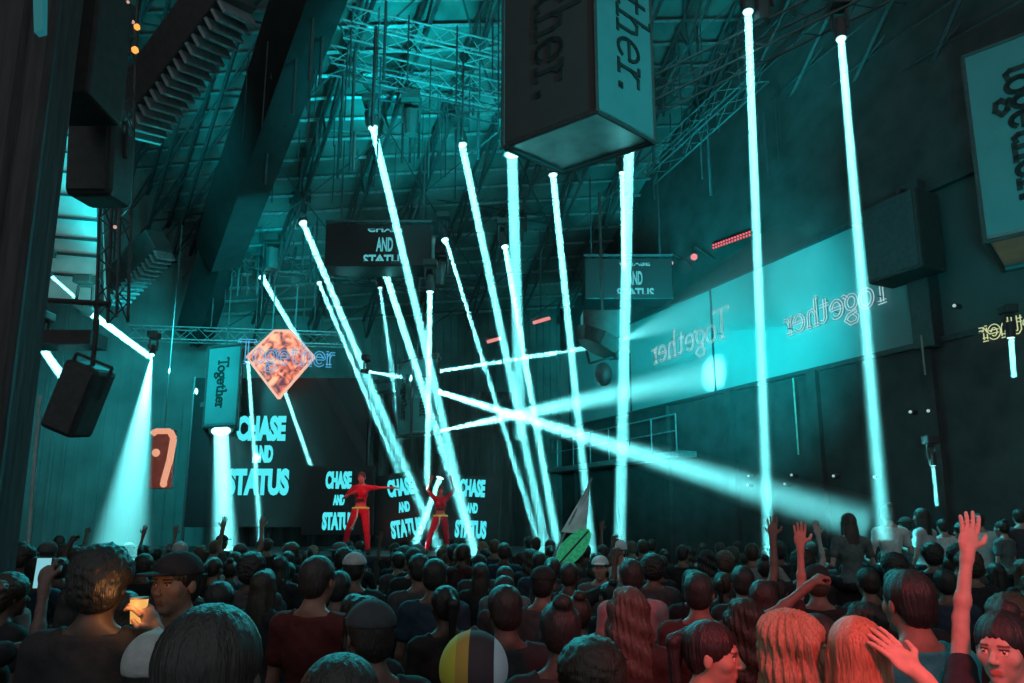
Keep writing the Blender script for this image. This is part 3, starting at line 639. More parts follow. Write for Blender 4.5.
# ------------------------------------------------------------------ figures: smooth distance fields turned into one continuous skin
class Field:
    def __init__(s, lo, hi, h):
        s.lo = np.array(lo, float); s.h = h; s.n = np.ceil((np.array(hi)-s.lo)/h).astype(int)+2
        s.F = np.full(s.n, .5, np.float32)
    def slab(s, lo, hi):
        a = np.maximum(0, np.floor((np.array(lo)-s.lo)/s.h).astype(int)); b = np.minimum(s.n, np.ceil((np.array(hi)-s.lo)/s.h).astype(int)+1)
        if (b <= a).any(): return None, None
        ax = [s.lo[i]+s.h*np.arange(a[i], b[i]) for i in range(3)]
        X, Y, Z = np.meshgrid(*ax, indexing='ij'); return (slice(a[0], b[0]), slice(a[1], b[1]), slice(a[2], b[2])), np.stack([X, Y, Z], -1).astype(np.float32)
    def put(s, d, sl, k, sub):
        A = s.F[sl]
        if sub: d = -d; h = np.clip(.5-.5*(d-A)/k*-1*-1, 0, 1)
        if sub:
            h = np.clip(.5+.5*(d-A)/k, 0, 1); s.F[sl] = A*(1-h)+d*h+k*h*(1-h)
        else:
            h = np.clip(.5+.5*(A-d)/k, 0, 1); s.F[sl] = A*(1-h)+d*h-k*h*(1-h)
    def run(s, prims, inflate=0.0, kmul=1.0):
        for p in prims:
            k = p.get('k', .02)*kmul; mg = k*1.5+.03+inflate
            if p['t'] == 'cap':
                a = np.array(p['a'], float); b = np.array(p['b'], float); ra, rb = p['ra'], p['rb']; R = max(ra, rb)+mg
                sl, Q = s.slab(np.minimum(a, b)-R, np.maximum(a, b)+R)
                if sl is None: continue
                ab = b-a; L = max((ab*ab).sum(), 1e-9); t = np.clip(((Q-a) @ ab)/L, 0, 1)
                d = np.linalg.norm(Q-a-t[..., None]*ab, axis=-1)-(ra+(rb-ra)*t)
            else:
                c = np.array(p['c'], float); r = np.array(p['r'], float); R = r.max()+mg; sl, Q = s.slab(c-R, c+R)
                if sl is None: continue
                q = (Q-c)
                if p.get('R') is not None: q = q @ np.array(p['R'])
                k0 = np.linalg.norm(q/r, axis=-1); k1 = np.linalg.norm(q/(r*r), axis=-1); d = k0*(k0-1)/np.maximum(k1, 1e-6)
            s.put(d-inflate if not p.get('sub') else d, sl, k, p.get('sub'))
        return s
    def coords(s):
        ax = [s.lo[i]+s.h*np.arange(s.n[i]) for i in range(3)]; return np.meshgrid(*ax, indexing='ij')
    def mesh(s, zmin=None, zmax=None, keep=None):
        F = s.F; I = F < 0; n = F.shape
        cnt = np.zeros((n[0]-1, n[1]-1, n[2]-1), np.int8); cor = [(i, j, k) for i in (0, 1) for j in (0, 1) for k in (0, 1)]
        for i, j, k in cor: cnt += I[i:n[0]-1+i, j:n[1]-1+j, k:n[2]-1+k]
        act = (cnt > 0) & (cnt < 8); idx = np.argwhere(act); ids = np.full(act.shape, -1, np.int64); ids[act] = np.arange(len(idx))
        acc = np.zeros((len(idx), 3)); num = np.zeros(len(idx))
        for a in cor:
            for ax in range(3):
                if a[ax]: continue
                b = list(a); b[ax] = 1
                fa = F[idx[:, 0]+a[0], idx[:, 1]+a[1], idx[:, 2]+a[2]]; fb = F[idx[:, 0]+b[0], idx[:, 1]+b[1], idx[:, 2]+b[2]]
                c = (fa < 0) != (fb < 0); t = np.where(c, fa/np.where(c, fa-fb, 1), 0); p = np.tile(np.array(a, float), (len(idx), 1)); p[:, ax] = t
                acc[c] += p[c]; num[c] += 1
        vs = s.lo+s.h*(idx+acc/np.maximum(num, 1)[:, None]); quads = []
        for ax in range(3):
            o = [1 if i == ax else 0 for i in range(3)]
            A = I[:n[0]-o[0], :n[1]-o[1], :n[2]-o[2]]; B = I[o[0]:, o[1]:, o[2]:]
            E = np.argwhere(A != B); u, v = [(1, 2), (2, 0), (0, 1)][ax]
            ok = (E[:, u] > 0) & (E[:, v] > 0) & (E[:, u] < n[u]-1) & (E[:, v] < n[v]-1); E = E[ok]
            if not len(E): continue
            def cell(du, dv):
                G = E.copy(); G[:, u] -= du; G[:, v] -= dv; return ids[G[:, 0], G[:, 1], G[:, 2]]
            q = np.stack([cell(1, 1), cell(0, 1), cell(0, 0), cell(1, 0)], 1)
            flip = ~A[E[:, 0], E[:, 1], E[:, 2]]; q[flip] = q[flip][:, ::-1]; quads.append(q)
        q = np.concatenate(quads) if quads else np.zeros((0, 4), int)
        c = vs[q].mean(1)
        m = np.ones(len(q), bool)
        if zmin is not None: m &= c[:, 2] >= zmin
        if zmax is not None: m &= c[:, 2] <= zmax
        if keep is not None: m &= keep(c)
        q = q[m]; used = np.unique(q); rm = np.full(len(vs), -1); rm[used] = np.arange(len(used)); return vs[used], rm[q]
def join(parts):
    vs = []; fs = []; b = 0
    for v, f in parts: vs.append(v); fs.append(f+b); b += len(v)
    return np.concatenate(vs), np.concatenate(fs)
def to_mesh(name, vf, mat, colfn=None):
    v, f = vf; me = bpy.data.meshes.new(name); me.vertices.add(len(v)); me.vertices.foreach_set('co', v.astype(np.float32).ravel())
    me.loops.add(f.size); me.loops.foreach_set('vertex_index', f.ravel().astype(np.int32)); me.polygons.add(len(f))
    me.polygons.foreach_set('loop_start', np.arange(0, f.size, 4, dtype=np.int32)); me.polygons.foreach_set('use_smooth', np.ones(len(f), bool))
    me.update(calc_edges=True); me.validate(); me.materials.append(mat)
    if colfn is not None:
        at = me.color_attributes.new('Col', 'FLOAT_COLOR', 'POINT'); c = colfn(v); at.data.foreach_set('color', np.c_[c, np.ones(len(c))].astype(np.float32).ravel())
    return me
def cap(a, b, ra, rb=None, k=.02, sub=False): return dict(t='cap', a=a, b=b, ra=ra, rb=ra if rb is None else rb, k=k, sub=sub)
def ell(c, r, k=.02, sub=False, R=None): return dict(t='ell', c=c, r=r, k=k, sub=sub, R=R)
def head_prims(female=False):
    j = .92 if female else 1.0
    P_ = [ell((0, -.012, .03), (.077, .094, .088), .01), ell((0, .028, -.04), (.059*j, .06, .078), .03), ell((0, .058, -.1), (.024*j, .024, .02), .02),
          ell((.04, .052, -.022), (.024, .024, .024), .02), ell((-.04, .052, -.022), (.024, .024, .024), .02),
          cap((-.032, .076, .018), (.032, .076, .018), .011, k=.015),
          cap((0, .084, .006), (0, .107, -.03), .007, .0115, k=.009), ell((.011, .098, -.034), (.008, .009, .007), .006), ell((-.011, .098, -.034), (.008, .009, .007), .006),
          ell((.03, .094, .0), (.015, .013, .009), .008, sub=True), ell((-.03, .094, .0), (.015, .013, .009), .008, sub=True),
          ell((.03, .074, 0), (.012, .012, .0115), .002), ell((-.03, .074, 0), (.012, .012, .0115), .002),
          cap((-.015, .0815, -.0625), (.015, .0815, -.0625), .006, k=.006), cap((-.013, .0805, -.0725), (.013, .0805, -.0725), .007, k=.006),
          ell((.078, -.008, -.012), (.009, .017, .028), .008, R=Matrix.Rotation(.25, 3, 'Z')), ell((-.078, -.008, -.012), (.009, .017, .028), .008, R=Matrix.Rotation(-.25, 3, 'Z')),
          cap((0, -.02, -.05), (0, -.035, -.17), .05*j, .056*j, k=.03)]
    return P_
def xform(prims, Mx):
    Rm = np.array(Mx.to_3x3()); out = []
    for p in prims:
        p = dict(p)
        for key in ('a', 'b', 'c'):
            if key in p: p[key] = tuple(Mx @ V(p[key]))
        if p['t'] == 'ell': p['R'] = Rm @ (np.array(p['R']) if p.get('R') is not None else np.eye(3))
        out.append(p)
    return out
HEADZ = 1.64
def headM(yaw=0, pitch=0, roll=0):
    return Matrix.Translation((0, -.03, 1.56)) @ Matrix.Rotation(yaw, 4, 'Z') @ Matrix.Rotation(pitch, 4, 'X') @ Matrix.Rotation(roll, 4, 'Y') @ Matrix.Translation((0, .045, .08))
def hand_prims(w, d, n, gesture, side):
    """w wrist, d towards the fingers, n away from the palm (back of the hand), side +1 thumb towards cross(d,n)"""
    w = V(w); d = V(d).normalized(); n = V(n); n = (n-d*n.dot(d)).normalized(); s = d.cross(n)*side; out = []
    Rm = np.array([[s.x, d.x, n.x], [s.y, d.y, n.y], [s.z, d.z, n.z]])
    out.append(ell(tuple(w+d*.048), (.04, .052, .016), .012, R=Rm)); out.append(cap(tuple(w-d*.02), tuple(w+d*.02), .024, .022, k=.015))
    curl = {'open': .12, 'relaxed': .45, 'fist': 1.45, 'hold': .8, 'point': 1.45}[gesture]
    for i, (o, L) in enumerate(((.03, .072), (.0105, .08), (-.0095, .075), (-.028, .06))):
        c = curl*(1+.08*i); 
        if gesture == 'point' and i == 0: c = .05
        p = w+d*(.09-.004*abs(i-1))+s*o; a = c*.6; r = .0092
        for seg, f in enumerate((.46, .3, .24)):
            dirv = (d*math.cos(a)-n*math.sin(a)+s*(.12*(1.2-i)*.6 if gesture == 'open' else 0)).normalized(); q = p+dirv*(L*f); out.append(cap(tuple(p), tuple(q), r, r*.9, k=.003)); p = q; a += c*.75; r *= .92
    p = w+d*.03+s*.03; dv = (d*.65+s*.75-n*.1).normalized(); q = p+dv*.038; out.append(cap(tuple(p-s*.012), tuple(q), .013, .0105, k=.006))
    dv = (d*(.9 if gesture != 'fist' else .3)+s*(.35 if gesture == 'open' else -.35)-n*(.2 if gesture == 'open' else .6)).normalized(); out.append(cap(tuple(q), tuple(q+dv*.034), .0105, .0085, k=.003)); return out
def make_arm(side, up, fore, ua=.285, fa=.255):
    sh = V((side*.178, -.012, 1.415)); up = V(up).normalized(); fore = V(fore).normalized(); lift = max(0, up.z)
    sh = sh+V((-side*.02*lift, 0, .05*lift)); el = sh+up*ua; wr = el+fore*fa; return sh, el, wr
POSES = {  # arms: (upper dir, fore dir, back-of-hand normal, gesture) for right (x>0) and left
    'stand': (((.18, .02, -1), (.1, .35, -1), (1, 0, 0), 'relaxed'), ((-.18, .02, -1), (-.1, .35, -1), (-1, 0, 0), 'relaxed')),
    'sway': (((.35, .15, -.9), (-.1, .9, .25), (.3, 0, 1), 'relaxed'), ((-.3, -.1, -1), (.1, .8, -.2), (-1, 0, .3), 'relaxed')),
    'raise_r': (((.3, .25, .95), (.05, .15, 1), (0, -1, .1), 'open'), ((-.2, .05, -1), (0, .5, -.8), (-1, 0, 0), 'relaxed')),
    'raise_both': (((.35, .2, .9), (-.05, .2, 1), (0, -1, .1), 'open'), ((-.4, .15, .85), (.1, .15, 1), (0, -1, .1), 'open')),
    'fist': (((.6, .45, .35), (.05, .35, 1), (0, -1, .2), 'fist'), ((-.2, .05, -1), (0, .5, -.8), (-1, 0, 0), 'relaxed')),
    'phone': (((.25, .85, .1), (-.3, .35, 1), (0, -1, .2), 'hold'), ((-.25, .75, -.1), (.35, .5, .9), (0, -1, .2), 'hold')),
    'point_r': (((.75, .45, .35), (.6, .3, .55), (0, -.3, 1), 'point'), ((-.2, .05, -1), (0, .5, -.8), (-1, 0, 0), 'relaxed')),
}
LEGS = {'stand': (((.095, 0, .93), (.11, .01, .5), (.115, -.02, .085), (.14, .13, .035)), ((-.095, 0, .93), (-.12, .03, .5), (-.13, .0, .085), (-.16, .14, .035))),
        'sit': (((.095, .02, .93), (.14, .42, .97), (.13, .5, .55), (.13, .6, .48)), ((-.095, .02, .93), (-.14, .42, .97), (-.13, .5, .55), (-.13, .6, .48))),
        'wide': (((.095, 0, .93), (.24, .05, .52), (.36, -.02, .085), (.44, .1, .035)), ((-.095, 0, .93), (-.17, .06, .5), (-.2, .0, .085), (-.24, .14, .035)))}
def torso(female):
    b = [ell((0, -.005, .95), (.158 if not female else .165, .108, .11), .04), ell((0, 0, 1.1), (.13 if not female else .112, .088, .14), .05),
         ell((0, .0, 1.29), (.152 if not female else .136, .1, .16), .04), cap((-.135, -.012, 1.405), (.135, -.012, 1.405), .055 if not female else .048, k=.04),
         cap((0, -.03, 1.5), (.12, -.02, 1.43), .045, .04, k=.03), cap((0, -.03, 1.5), (-.12, -.02, 1.43), .045, .04, k=.03), ell((.07, -.06, .93), (.07, .07, .08), .03), ell((-.07, -.06, .93), (.07, .07, .08), .03)]
    if female: b += [ell((.066, .08, 1.29), (.052, .05, .055), .02), ell((-.066, .08, 1.29), (.052, .05, .055), .02)]
    return b
def figure(pose, legs='stand', female=False, hi=False, yaw=0, pitch=0, sleeve=.55, bare_mid=False, want=('body', 'shirt', 'trousers', 'shoes'), lip=(1.0, .55, .5)):
    arms = POSES[pose] if isinstance(pose, str) else pose; lg = LEGS[legs]; tor = torso(female); hM = headM(yaw, pitch); HP = xform(head_prims(female), hM)
    limb = []; slv = []; hands = []; upr = []
    for side, (u, f, n, g) in zip((1, -1), arms):
        sh, el, wr = make_arm(side, u, f); ft = .85 if female else 1
        limb += [ell(tuple(sh), (.048*ft,)*3, .03), cap(tuple(sh), tuple(el), .046*ft, .034*ft, k=.03), cap(tuple(el), tuple(wr), .034*ft, .024*ft, k=.012)]
        bd = (wr-el).normalized(); limb.append(ell(tuple(el+bd*.07), (.035*ft,)*3, .02))
        slv += [ell(tuple(sh), (.05*ft,)*3, .03), cap(tuple(sh), tuple(sh+(el-sh)*min(1, sleeve)), .05*ft, .046*ft, k=.03)]
        if sleeve > 1: slv.append(cap(tuple(el), tuple(el+(wr-el)*(sleeve-1)), .043*ft, .034*ft, k=.015))
        hands.append((wr, hand_prims(wr, f, n, g, side if True else 1)))
    legp = []; feet = []
    for hp, kn, an, to in lg:
        legp += [cap(hp, kn, .084, .054, k=.03), cap(kn, an, .05, .034, k=.015), ell(tuple(V(kn)*.7+V(an)*.3-V((0, .02, 0))), (.05, .052, .1), .02)]
        feet += [cap(an, to, .038, .03, k=.02), cap((an[0], an[1]-.03, .04 if legs != 'sit' else an[2]-.04), to, .034, .03, k=.02)]
    allp = tor+limb+legp+feet; xs = [V(p[k]) for p in allp for k in ('a', 'b', 'c') if k in p]+[w for w, _ in hands]
    lo = np.array([min(p[i] for p in xs) for i in range(3)])-.16; hi_ = np.array([max(p[i] for p in xs) for i in range(3)])+.16
    h = .010 if hi else .017; hh = .0042 if hi else .0075; out = {}
    if 'body' in want:
        B = Field(lo, hi_, h).run(tor+limb+legp+feet).run(HP[-1:]); B1 = []
        zc = 1.49
        wps = [(w, (w-e).normalized()) for (w, _), (e) in zip(hands, [make_arm(sd, a[0], a[1])[1] for sd, a in zip((1, -1), arms)])]
        def keep_body(c):
            m = ~((c[:, 2] > zc) & (np.abs(c[:, 0]) < .085) & (np.abs(c[:, 1]+.03) < .12))
            for w_, d_ in wps: m &= ~(((c-np.array(w_)) @ np.array(d_) > -.055) & (np.linalg.norm(c-np.array(w_), axis=1) < .25))
            return m
        parts = [B.mesh(keep=keep_body)]
        c0 = hM @ V((0, 0, 0)); H = Field((c0.x-.13, c0.y-.16, 1.455), (c0.x+.13, c0.y+.16, c0.z+.17), hh).run(tor[3:6]+limb[:1]+limb[4:5]).run(HP)
        parts.append(H.mesh(zmin=zc-.014))
        for (w_, hp), (_, d_) in zip(hands, wps):
            w0 = np.array(w_); G = Field(w0-.22, w0+.22, .0048 if hi else .0062); G.run(limb).run(hp)
            parts.append(G.mesh(keep=lambda c, w0=w0, d_=d_: ((c-w0) @ np.array(d_) > -.064)))
        inv = np.array(hM.inverted())
        def col(v):
            c = np.tile(np.array((1.0, .98, .95)), (len(v), 1)); q = np.c_[v, np.ones(len(v))] @ inv.T; x, y, z = q[:, 0], q[:, 1], q[:, 2]; f = y > .05
            m = f & (np.abs(x) < .019) & (z > -.0765) & (z < -.0605) & (y > .07); c[m] = lip
            e = (np.minimum((x-.03)**2, (x+.03)**2)+z**2) < .0105**2; m = e & (y > .078); c[m] = (2.0, 2.1, 2.2)
            m = e & (y > .078) & ((np.minimum((x-.03)**2, (x+.03)**2)+z**2) < .0055**2); c[m] = (.12, .1, .1)
            m = f & (y > .068) & (np.abs(np.abs(x)-.031) < .017) & (np.abs(z-.021) < .0045); c[m] = (.25, .2, .18)
            m = f & (y > .07) & (np.abs(np.abs(x)-.03) < .014) & (np.abs(z-.0095) < .0035); c[m] = (.2, .16, .15)
            return c
        out['body'] = (join(parts), col)
    if 'shirt' in want:
        S = Field(lo, hi_, .012 if hi else .018).run(tor[:1]+tor[1:], .016, 1.0).run(slv, .014); X, Y, Z = S.coords()
        S.F += (.003*np.sin(X*60+Z*25)*np.sin(Z*42+Y*30)).astype(np.float32)
        bot = 1.12 if bare_mid else .93
        S.F = np.maximum(S.F, np.maximum(bot-Z, np.where(np.abs(X) < .1, Z-1.475+.35*np.maximum(0, .055-np.abs(X))*(Y > -.02), -1)).astype(np.float32)); out['shirt'] = (S.mesh(), None)
    if 'trousers' in want:
        T = Field((lo[0], lo[1], -.05), (hi_[0], hi_[1], 1.1), .014 if hi else .019).run(tor[:2], .012).run(tor[6:8], .012).run(legp, .014); X, Y, Z = T.coords()
        T.F = np.maximum(T.F, (Z-1.0).astype(np.float32)); out['trousers'] = (T.mesh(), None)
    if 'shoes' in want:
        T = Field((lo[0], lo[1], -.05), (hi_[0], hi_[1], .75), .012).run(feet, .012); X, Y, Z = T.coords(); an = lg[0][2]
        T.F = np.maximum(T.F, (Z-(an[2]+.03)).astype(np.float32)); T.F = np.maximum(T.F, (-Z+.0).astype(np.float32)) if legs != 'sit' else T.F; out['shoes'] = (T.mesh(), None)
    return out
def hair_mesh(kind, hi=False):
    """in head-local coordinates"""
    h = .0055 if hi else .010; zl = -.13 if kind in ('short', 'bald_fade', 'bun', 'curly') else -.42
    Fd = Field((-.17, -.2, zl), (.17, .17, .24), h); pr = []
    base = ell((0, -.018, .036), (.086, .1, .094), .01)
    face = [ell((0, .12, -.055), (.078, .078, .11), .012, sub=True)]
    if kind == 'short': pr = [base, ell((0, -.06, -.03), (.07, .05, .06), .03)]+face+[ell((.085, .02, -.06), (.03, .05, .05), .01, sub=True), ell((-.085, .02, -.06), (.03, .05, .05), .01, sub=True)]
    if kind == 'curly': pr = [ell((0, -.02, .05), (.11, .115, .105), .01), ell((0, -.07, -.02), (.09, .06, .08), .03)]+face
    if kind == 'bun': pr = [base, ell((0, -.055, -.02), (.07, .05, .06), .03)]+face+[ell((0, -.075, .125), (.042, .04, .036), .01)]
    if kind == 'long': pr = [base, ell((0, -.055, -.08), (.088, .06, .14), .03), ell((0, -.07, -.22), (.1, .045, .15), .04), cap((.075, .0, .0), (.085, -.01, -.24), .022, .028, k=.03), cap((-.075, .0, .0), (-.085, -.01, -.24), .022, .028, k=.03)]+face
    if kind == 'wavy': pr = [ell((0, -.02, .04), (.093, .107, .098), .01), ell((0, -.055, -.08), (.1, .07, .15), .03), ell((0, -.07, -.24), (.12, .06, .14), .04), cap((.08, .02, .03), (.1, .02, -.26), .026, .036, k=.03), cap((-.08, .02, .03), (-.1, .02, -.26), .026, .036, k=.03)]+face
    if kind == 'ponytail': pr = [base, ell((0, -.055, -.02), (.07, .05, .06), .03)]+face+[cap((0, -.1, .07), (0, -.15, .03), .022, .032, k=.015), cap((0, -.15, .03), (0, -.14, -.2), .032, .014, k=.01)]
    Fd.run(pr); X, Y, Z = Fd.coords(); th = np.arctan2(X, -Y-.02)
    if kind == 'wavy': Fd.F += (.006*np.sin(th*22+Z*30)+.005*np.sin(Z*55+X*30)+.003*np.sin(th*55)).astype(np.float32)
    elif kind == 'curly': Fd.F += (.008*np.sin(X*95+3*np.sin(Z*50))*np.sin(Y*88+2.5*np.sin(X*60+1))*np.sin(Z*90+2*np.sin(Y*70))+.004*np.sin(X*200+Z*90)*np.sin(Z*170+Y*120)).astype(np.float32)
    else: Fd.F += (.0013*np.sin(th*34+Z*22+np.sin(Z*40))+.0012*np.sin(th*13+Y*20)).astype(np.float32)
    if kind not in ('bun',): pass
    return Fd.mesh()
def hat_mesh(kind, hi=False):
    h = .005 if hi else .009; Fd = Field((-.16, -.22, -.05), (.16, .24, .18), h)
    if kind == 'cap':
        Fd.run([ell((0, -.014, .042), (.09, .107, .088), .01)]); X, Y, Z = Fd.coords(); Fd.F = np.maximum(Fd.F, (.035-Z).astype(np.float32))
        Fd.run([ell((0, .115, .045), (.07, .075, .008), .008)])
    if kind == 'beanie':
        Fd.run([ell((0, -.016, .05), (.093, .108, .1), .01), cap((0, 0, .145), (0, 0, .15), .01, k=.01)]); X, Y, Z = Fd.coords(); Fd.F = np.maximum(Fd.F, (.02+.25*np.abs(Y-.1)*0-Z).astype(np.float32))
    if kind == 'bucket':
        Fd.run([ell((0, -.012, .06), (.09, .1, .07), .01)]); X, Y, Z = Fd.coords(); Fd.F = np.maximum(Fd.F, (.04-Z).astype(np.float32))
        Fd.run([ell((0, -.01, .035), (.13, .14, .016), .015)])
    return Fd.mesh()
# --- shared parts
BODY = {}
def body_set(key, **kw):
    if key in BODY: return BODY[key]
    r = {}
    for nme, (vf, cf) in figure(**kw).items():
        mt = {'body': M['skin'], 'shirt': M['cloth'], 'trousers': M['cloth'], 'shoes': M['cloth']}[nme]
        r[nme] = to_mesh(nme, vf, mt, cf)
    BODY[key] = r; return r
HAIR = {}
def hair_me(kind, hi=False):
    if (kind, hi) not in HAIR:
        HAIR[(kind, hi)] = to_mesh('hair', hair_mesh(kind, hi), M['hair']) if kind not in ('cap', 'beanie', 'bucket') else to_mesh('hat', hat_mesh(kind, hi), M['cloth'])
    return HAIR[(kind, hi)]
LOW = {}
def person(loc, rz, key, label, hair='short', hat=None, skin=(.3, .18, .13), shirt=(.03, .03, .035), trousers=(.03, .03, .035), haircol=(.02, .016, .014), hatcol=(.05, .05, .05),
           group=None, scale=1.0, hi=False, yaw=0, pitch=0, cat='person', **kw):
    bs = body_set(key, hi=hi, yaw=yaw, pitch=pitch, **kw); t = empty('person', loc, rz, label=label, cat=cat, group=group); t.scale = (scale,)*3
    def ch(nme, me, c):
        o = bpy.data.objects.new(nme, me); COL.objects.link(o); o.parent = t; o.color = (*c, 1); return o
    for nme in bs: ch(nme, bs[nme], {'body': skin, 'shirt': shirt, 'trousers': trousers, 'shoes': (.03, .03, .03)}[nme])
    hm = headM(yaw, pitch)
    if hair: o = ch('hair', hair_me(hair, hi), haircol); o.matrix_basis = hm
    if hat: o = ch(hat if hat != 'bucket' else 'bucket_hat', hair_me(hat, hi), hatcol); o.matrix_basis = hm @ Matrix.Scale(1.02, 4)
    return t
def at_px(px, py_top, Y, height=1.75):
    """where a standing person whose crown shows at that pixel stands at depth Y; returns location and scale"""
    p = P(px, py_top, Y); return p, p.z
OCC = []
def hold_at(target, pose, arm, rz, scale, key, **kw):
    side = 1 if arm == 0 else -1; u, f, n, g = pose[arm]; sh, el, wr = make_arm(side, u, f); f = V(f).normalized(); n = V(n); n = (n-f*n.dot(f)).normalized()
    h = wr+f*.075-n*.045; p = V(target)-Matrix.Rotation(rz, 3, 'Z') @ (h*scale); OCC.append((p.x, p.y)); kw.setdefault('pose', pose)
    return person((p.x, p.y, 0), rz, key, kw.pop('label'), scale=(target.z/h.z), **kw)
def stand(px, py, Y, base=0.0, **kw):
    """crown at pixel (px,py) at depth Y, feet on z=base"""
    p = P(px, py, Y); sc_ = (p.z-base)/1.765; OCC.append((p.x, Y)); return person((p.x, Y, base), kw.pop('rz', 0), scale=sc_, **kw)
# ------------------------------------------------------------------ the people
def loc_dir(wd, rz):
    return tuple(Matrix.Rotation(-rz, 3, 'Z') @ V(wd))
DN = (((-.2, .05, -1), (0, .5, -.8), (-1, 0, 0), 'relaxed'))
DR = (((.2, .05, -1), (0, .5, -.8), (1, 0, 0), 'relaxed'))
blk = (.028, .028, .032); dk = (.02, .016, .014)
# the two dancers on stage
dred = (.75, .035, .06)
def dancer(px, py, Y, key, pose, legs, label, rz, scale, straps):
    p = P(px, py, Y); base = 1.42; s = (p.z-base)/1.765
    t = person((p.x, Y, base), rz, key, label, hair='ponytail' if key == 'd1' else 'bun', pose=pose, legs=legs, female=True, hi=False, bare_mid=True, skin=(.75, .16, .13), shirt=dred, trousers=dred, haircol=(.12, .02, .02), scale=s)  # red stage light is put into the skin colour too
    t['group'] = 'dancers in red on stage'
    B = MB(); k = s
    def W(x, y, z): return V((p.x, Y, base))+Matrix.Rotation(rz, 3, 'Z') @ V((x*k, y*k, z*k))
    ring = [W(.175*math.cos(a), .128*math.sin(a), .99) for a in np.linspace(0, 2*math.pi, 21)]; B.tube(ring, .018, 6)
    t.rotation_euler = (0, 0, rz)
    B.build('belt', mk('neon_strap'+key, (.5, .6, .08), .6, emit=(.6, .5, .1), estr=.25), t)
    B = MB(); B.tube([W(.02, .13, .97), W(.03, .15, .8), W(.1, .16, .62), W(.16, .15, .55)], .016, 6); B.build('hanging_strap', mk('pale_strap'+key, (.8, .75, .6), .6), t)
    B = MB(); B.box(W(0, .118, 1.16), (.2*k, .03, .05*k), R=Matrix.Rotation(rz, 3, 'Z')); B.build('waist_band', M['black'], t)
    return t
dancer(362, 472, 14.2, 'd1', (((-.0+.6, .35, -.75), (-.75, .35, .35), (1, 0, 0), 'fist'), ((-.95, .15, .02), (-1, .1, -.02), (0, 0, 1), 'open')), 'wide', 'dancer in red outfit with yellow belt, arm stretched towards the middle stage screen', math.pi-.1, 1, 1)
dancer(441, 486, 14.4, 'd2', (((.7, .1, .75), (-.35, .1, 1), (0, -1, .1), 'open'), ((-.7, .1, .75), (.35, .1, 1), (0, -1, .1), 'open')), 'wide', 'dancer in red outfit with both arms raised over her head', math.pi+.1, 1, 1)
# shapes of the crowd
for key, pose, fem, hi in (('m_stand', 'stand', False, False), ('f_stand', 'stand', True, False), ('m_sway', 'sway', False, False), ('f_sway', 'sway', True, False), ('m_raise', 'raise_r', False, False), ('f_raise', 'raise_r', True, False),
                           ('f_both', 'raise_both', True, False), ('m_both', 'raise_both', False, False), ('m_fist', 'fist', False, False), ('f_phone', 'phone', True, False)):
    body_set(key, pose=pose, legs='stand', female=fem, hi=hi)
# --- nearest people
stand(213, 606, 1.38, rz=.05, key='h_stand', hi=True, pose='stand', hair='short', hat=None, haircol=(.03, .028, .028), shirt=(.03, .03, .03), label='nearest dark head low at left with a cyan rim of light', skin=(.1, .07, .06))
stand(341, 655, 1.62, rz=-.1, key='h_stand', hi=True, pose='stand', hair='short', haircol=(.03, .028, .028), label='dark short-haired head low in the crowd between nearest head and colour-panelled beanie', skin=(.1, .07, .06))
t = stand(474, 641, 2.05, rz=.0, key='h_stand', hi=True, pose='stand', hair='short', haircol=(.03, .02, .02), label='person in yellow, black and pale blue panelled beanie', shirt=(.04, .04, .045), skin=(.12, .08, .07))
def panel_mat():
    m = bpy.data.materials.new('panelled_knit'); m.use_nodes = True; nt = m.node_tree; b = nt.nodes['Principled BSDF']; tc = nt.nodes.new('ShaderNodeTexCoord'); sp = nt.nodes.new('ShaderNodeSeparateXYZ')
    r = nt.nodes.new('ShaderNodeValToRGB'); r.color_ramp.interpolation = 'CONSTANT'; e = r.color_ramp.elements; mr = nt.nodes.new('ShaderNodeMapRange'); mr.inputs['From Min'].default_value = -.1; mr.inputs['From Max'].default_value = .1
    e[0].position = 0; e[0].color = (.55, .5, .05, 1); e[1].position = .45; e[1].color = (.05, .03, .04, 1); x = e.new(.78); x.color = (.55, .65, .75, 1); x = e.new(.28); x.color = (.5, .28, .05, 1)
    nt.links.new(tc.outputs['Object'], sp.inputs[0]); nt.links.new(sp.outputs[0], mr.inputs['Value']); nt.links.new(mr.outputs[0], r.inputs[0]); nt.links.new(r.outputs[0], b.inputs['Base Color']); b.inputs['Roughness'].default_value = .8; return m
o = bpy.data.objects.new('beanie', to_mesh('hat', hat_mesh('beanie', True), panel_mat())); COL.objects.link(o); o.parent = t; o.matrix_basis = headM() @ Matrix.Scale(1.03, 4)
rz = math.radians(-115)
stand(707, 620, 2.75, rz=rz, key='face_a', hi=True, pose='stand', female=True, hair='ponytail', haircol=(.035, .018, .02), skin=(.62, .34, .27), shirt=(.05, .05, .055), label='woman with dark hair in profile, face lit red, looking right', pitch=-.05)
stand(790, 612, 2.55, rz=math.radians(-98), key='face_a', hi=True, pose='stand', female=True, hair='wavy', haircol=(.42, .24, .15), skin=(.65, .38, .3), shirt=(.06, .05, .05), label='woman with wavy blonde hair in profile, looking right, beside the red-lit brunette')
stand(855, 617, 2.35, rz=math.radians(-12), key='hand_head', hi=True, pose=(((.3, -.85, .12), (-.66, .5, .75), (.4, -.8, .3), 'open'), DN), female=True, hair='long', haircol=(.5, .2, .12), skin=(.68, .4, .32), shirt=(.08, .05, .05), label='reddish blonde woman seen from behind, hand held to her hair')
stand(907, 570, 3.0, rz=.2, key='m_tee', hi=True, pose='stand', female=False, hair='short', haircol=(.02, .018, .018), skin=(.3, .18, .14), shirt=(.03, .3, .34), label='man in teal T-shirt with dark hair seen from behind')
rz = math.radians(128)
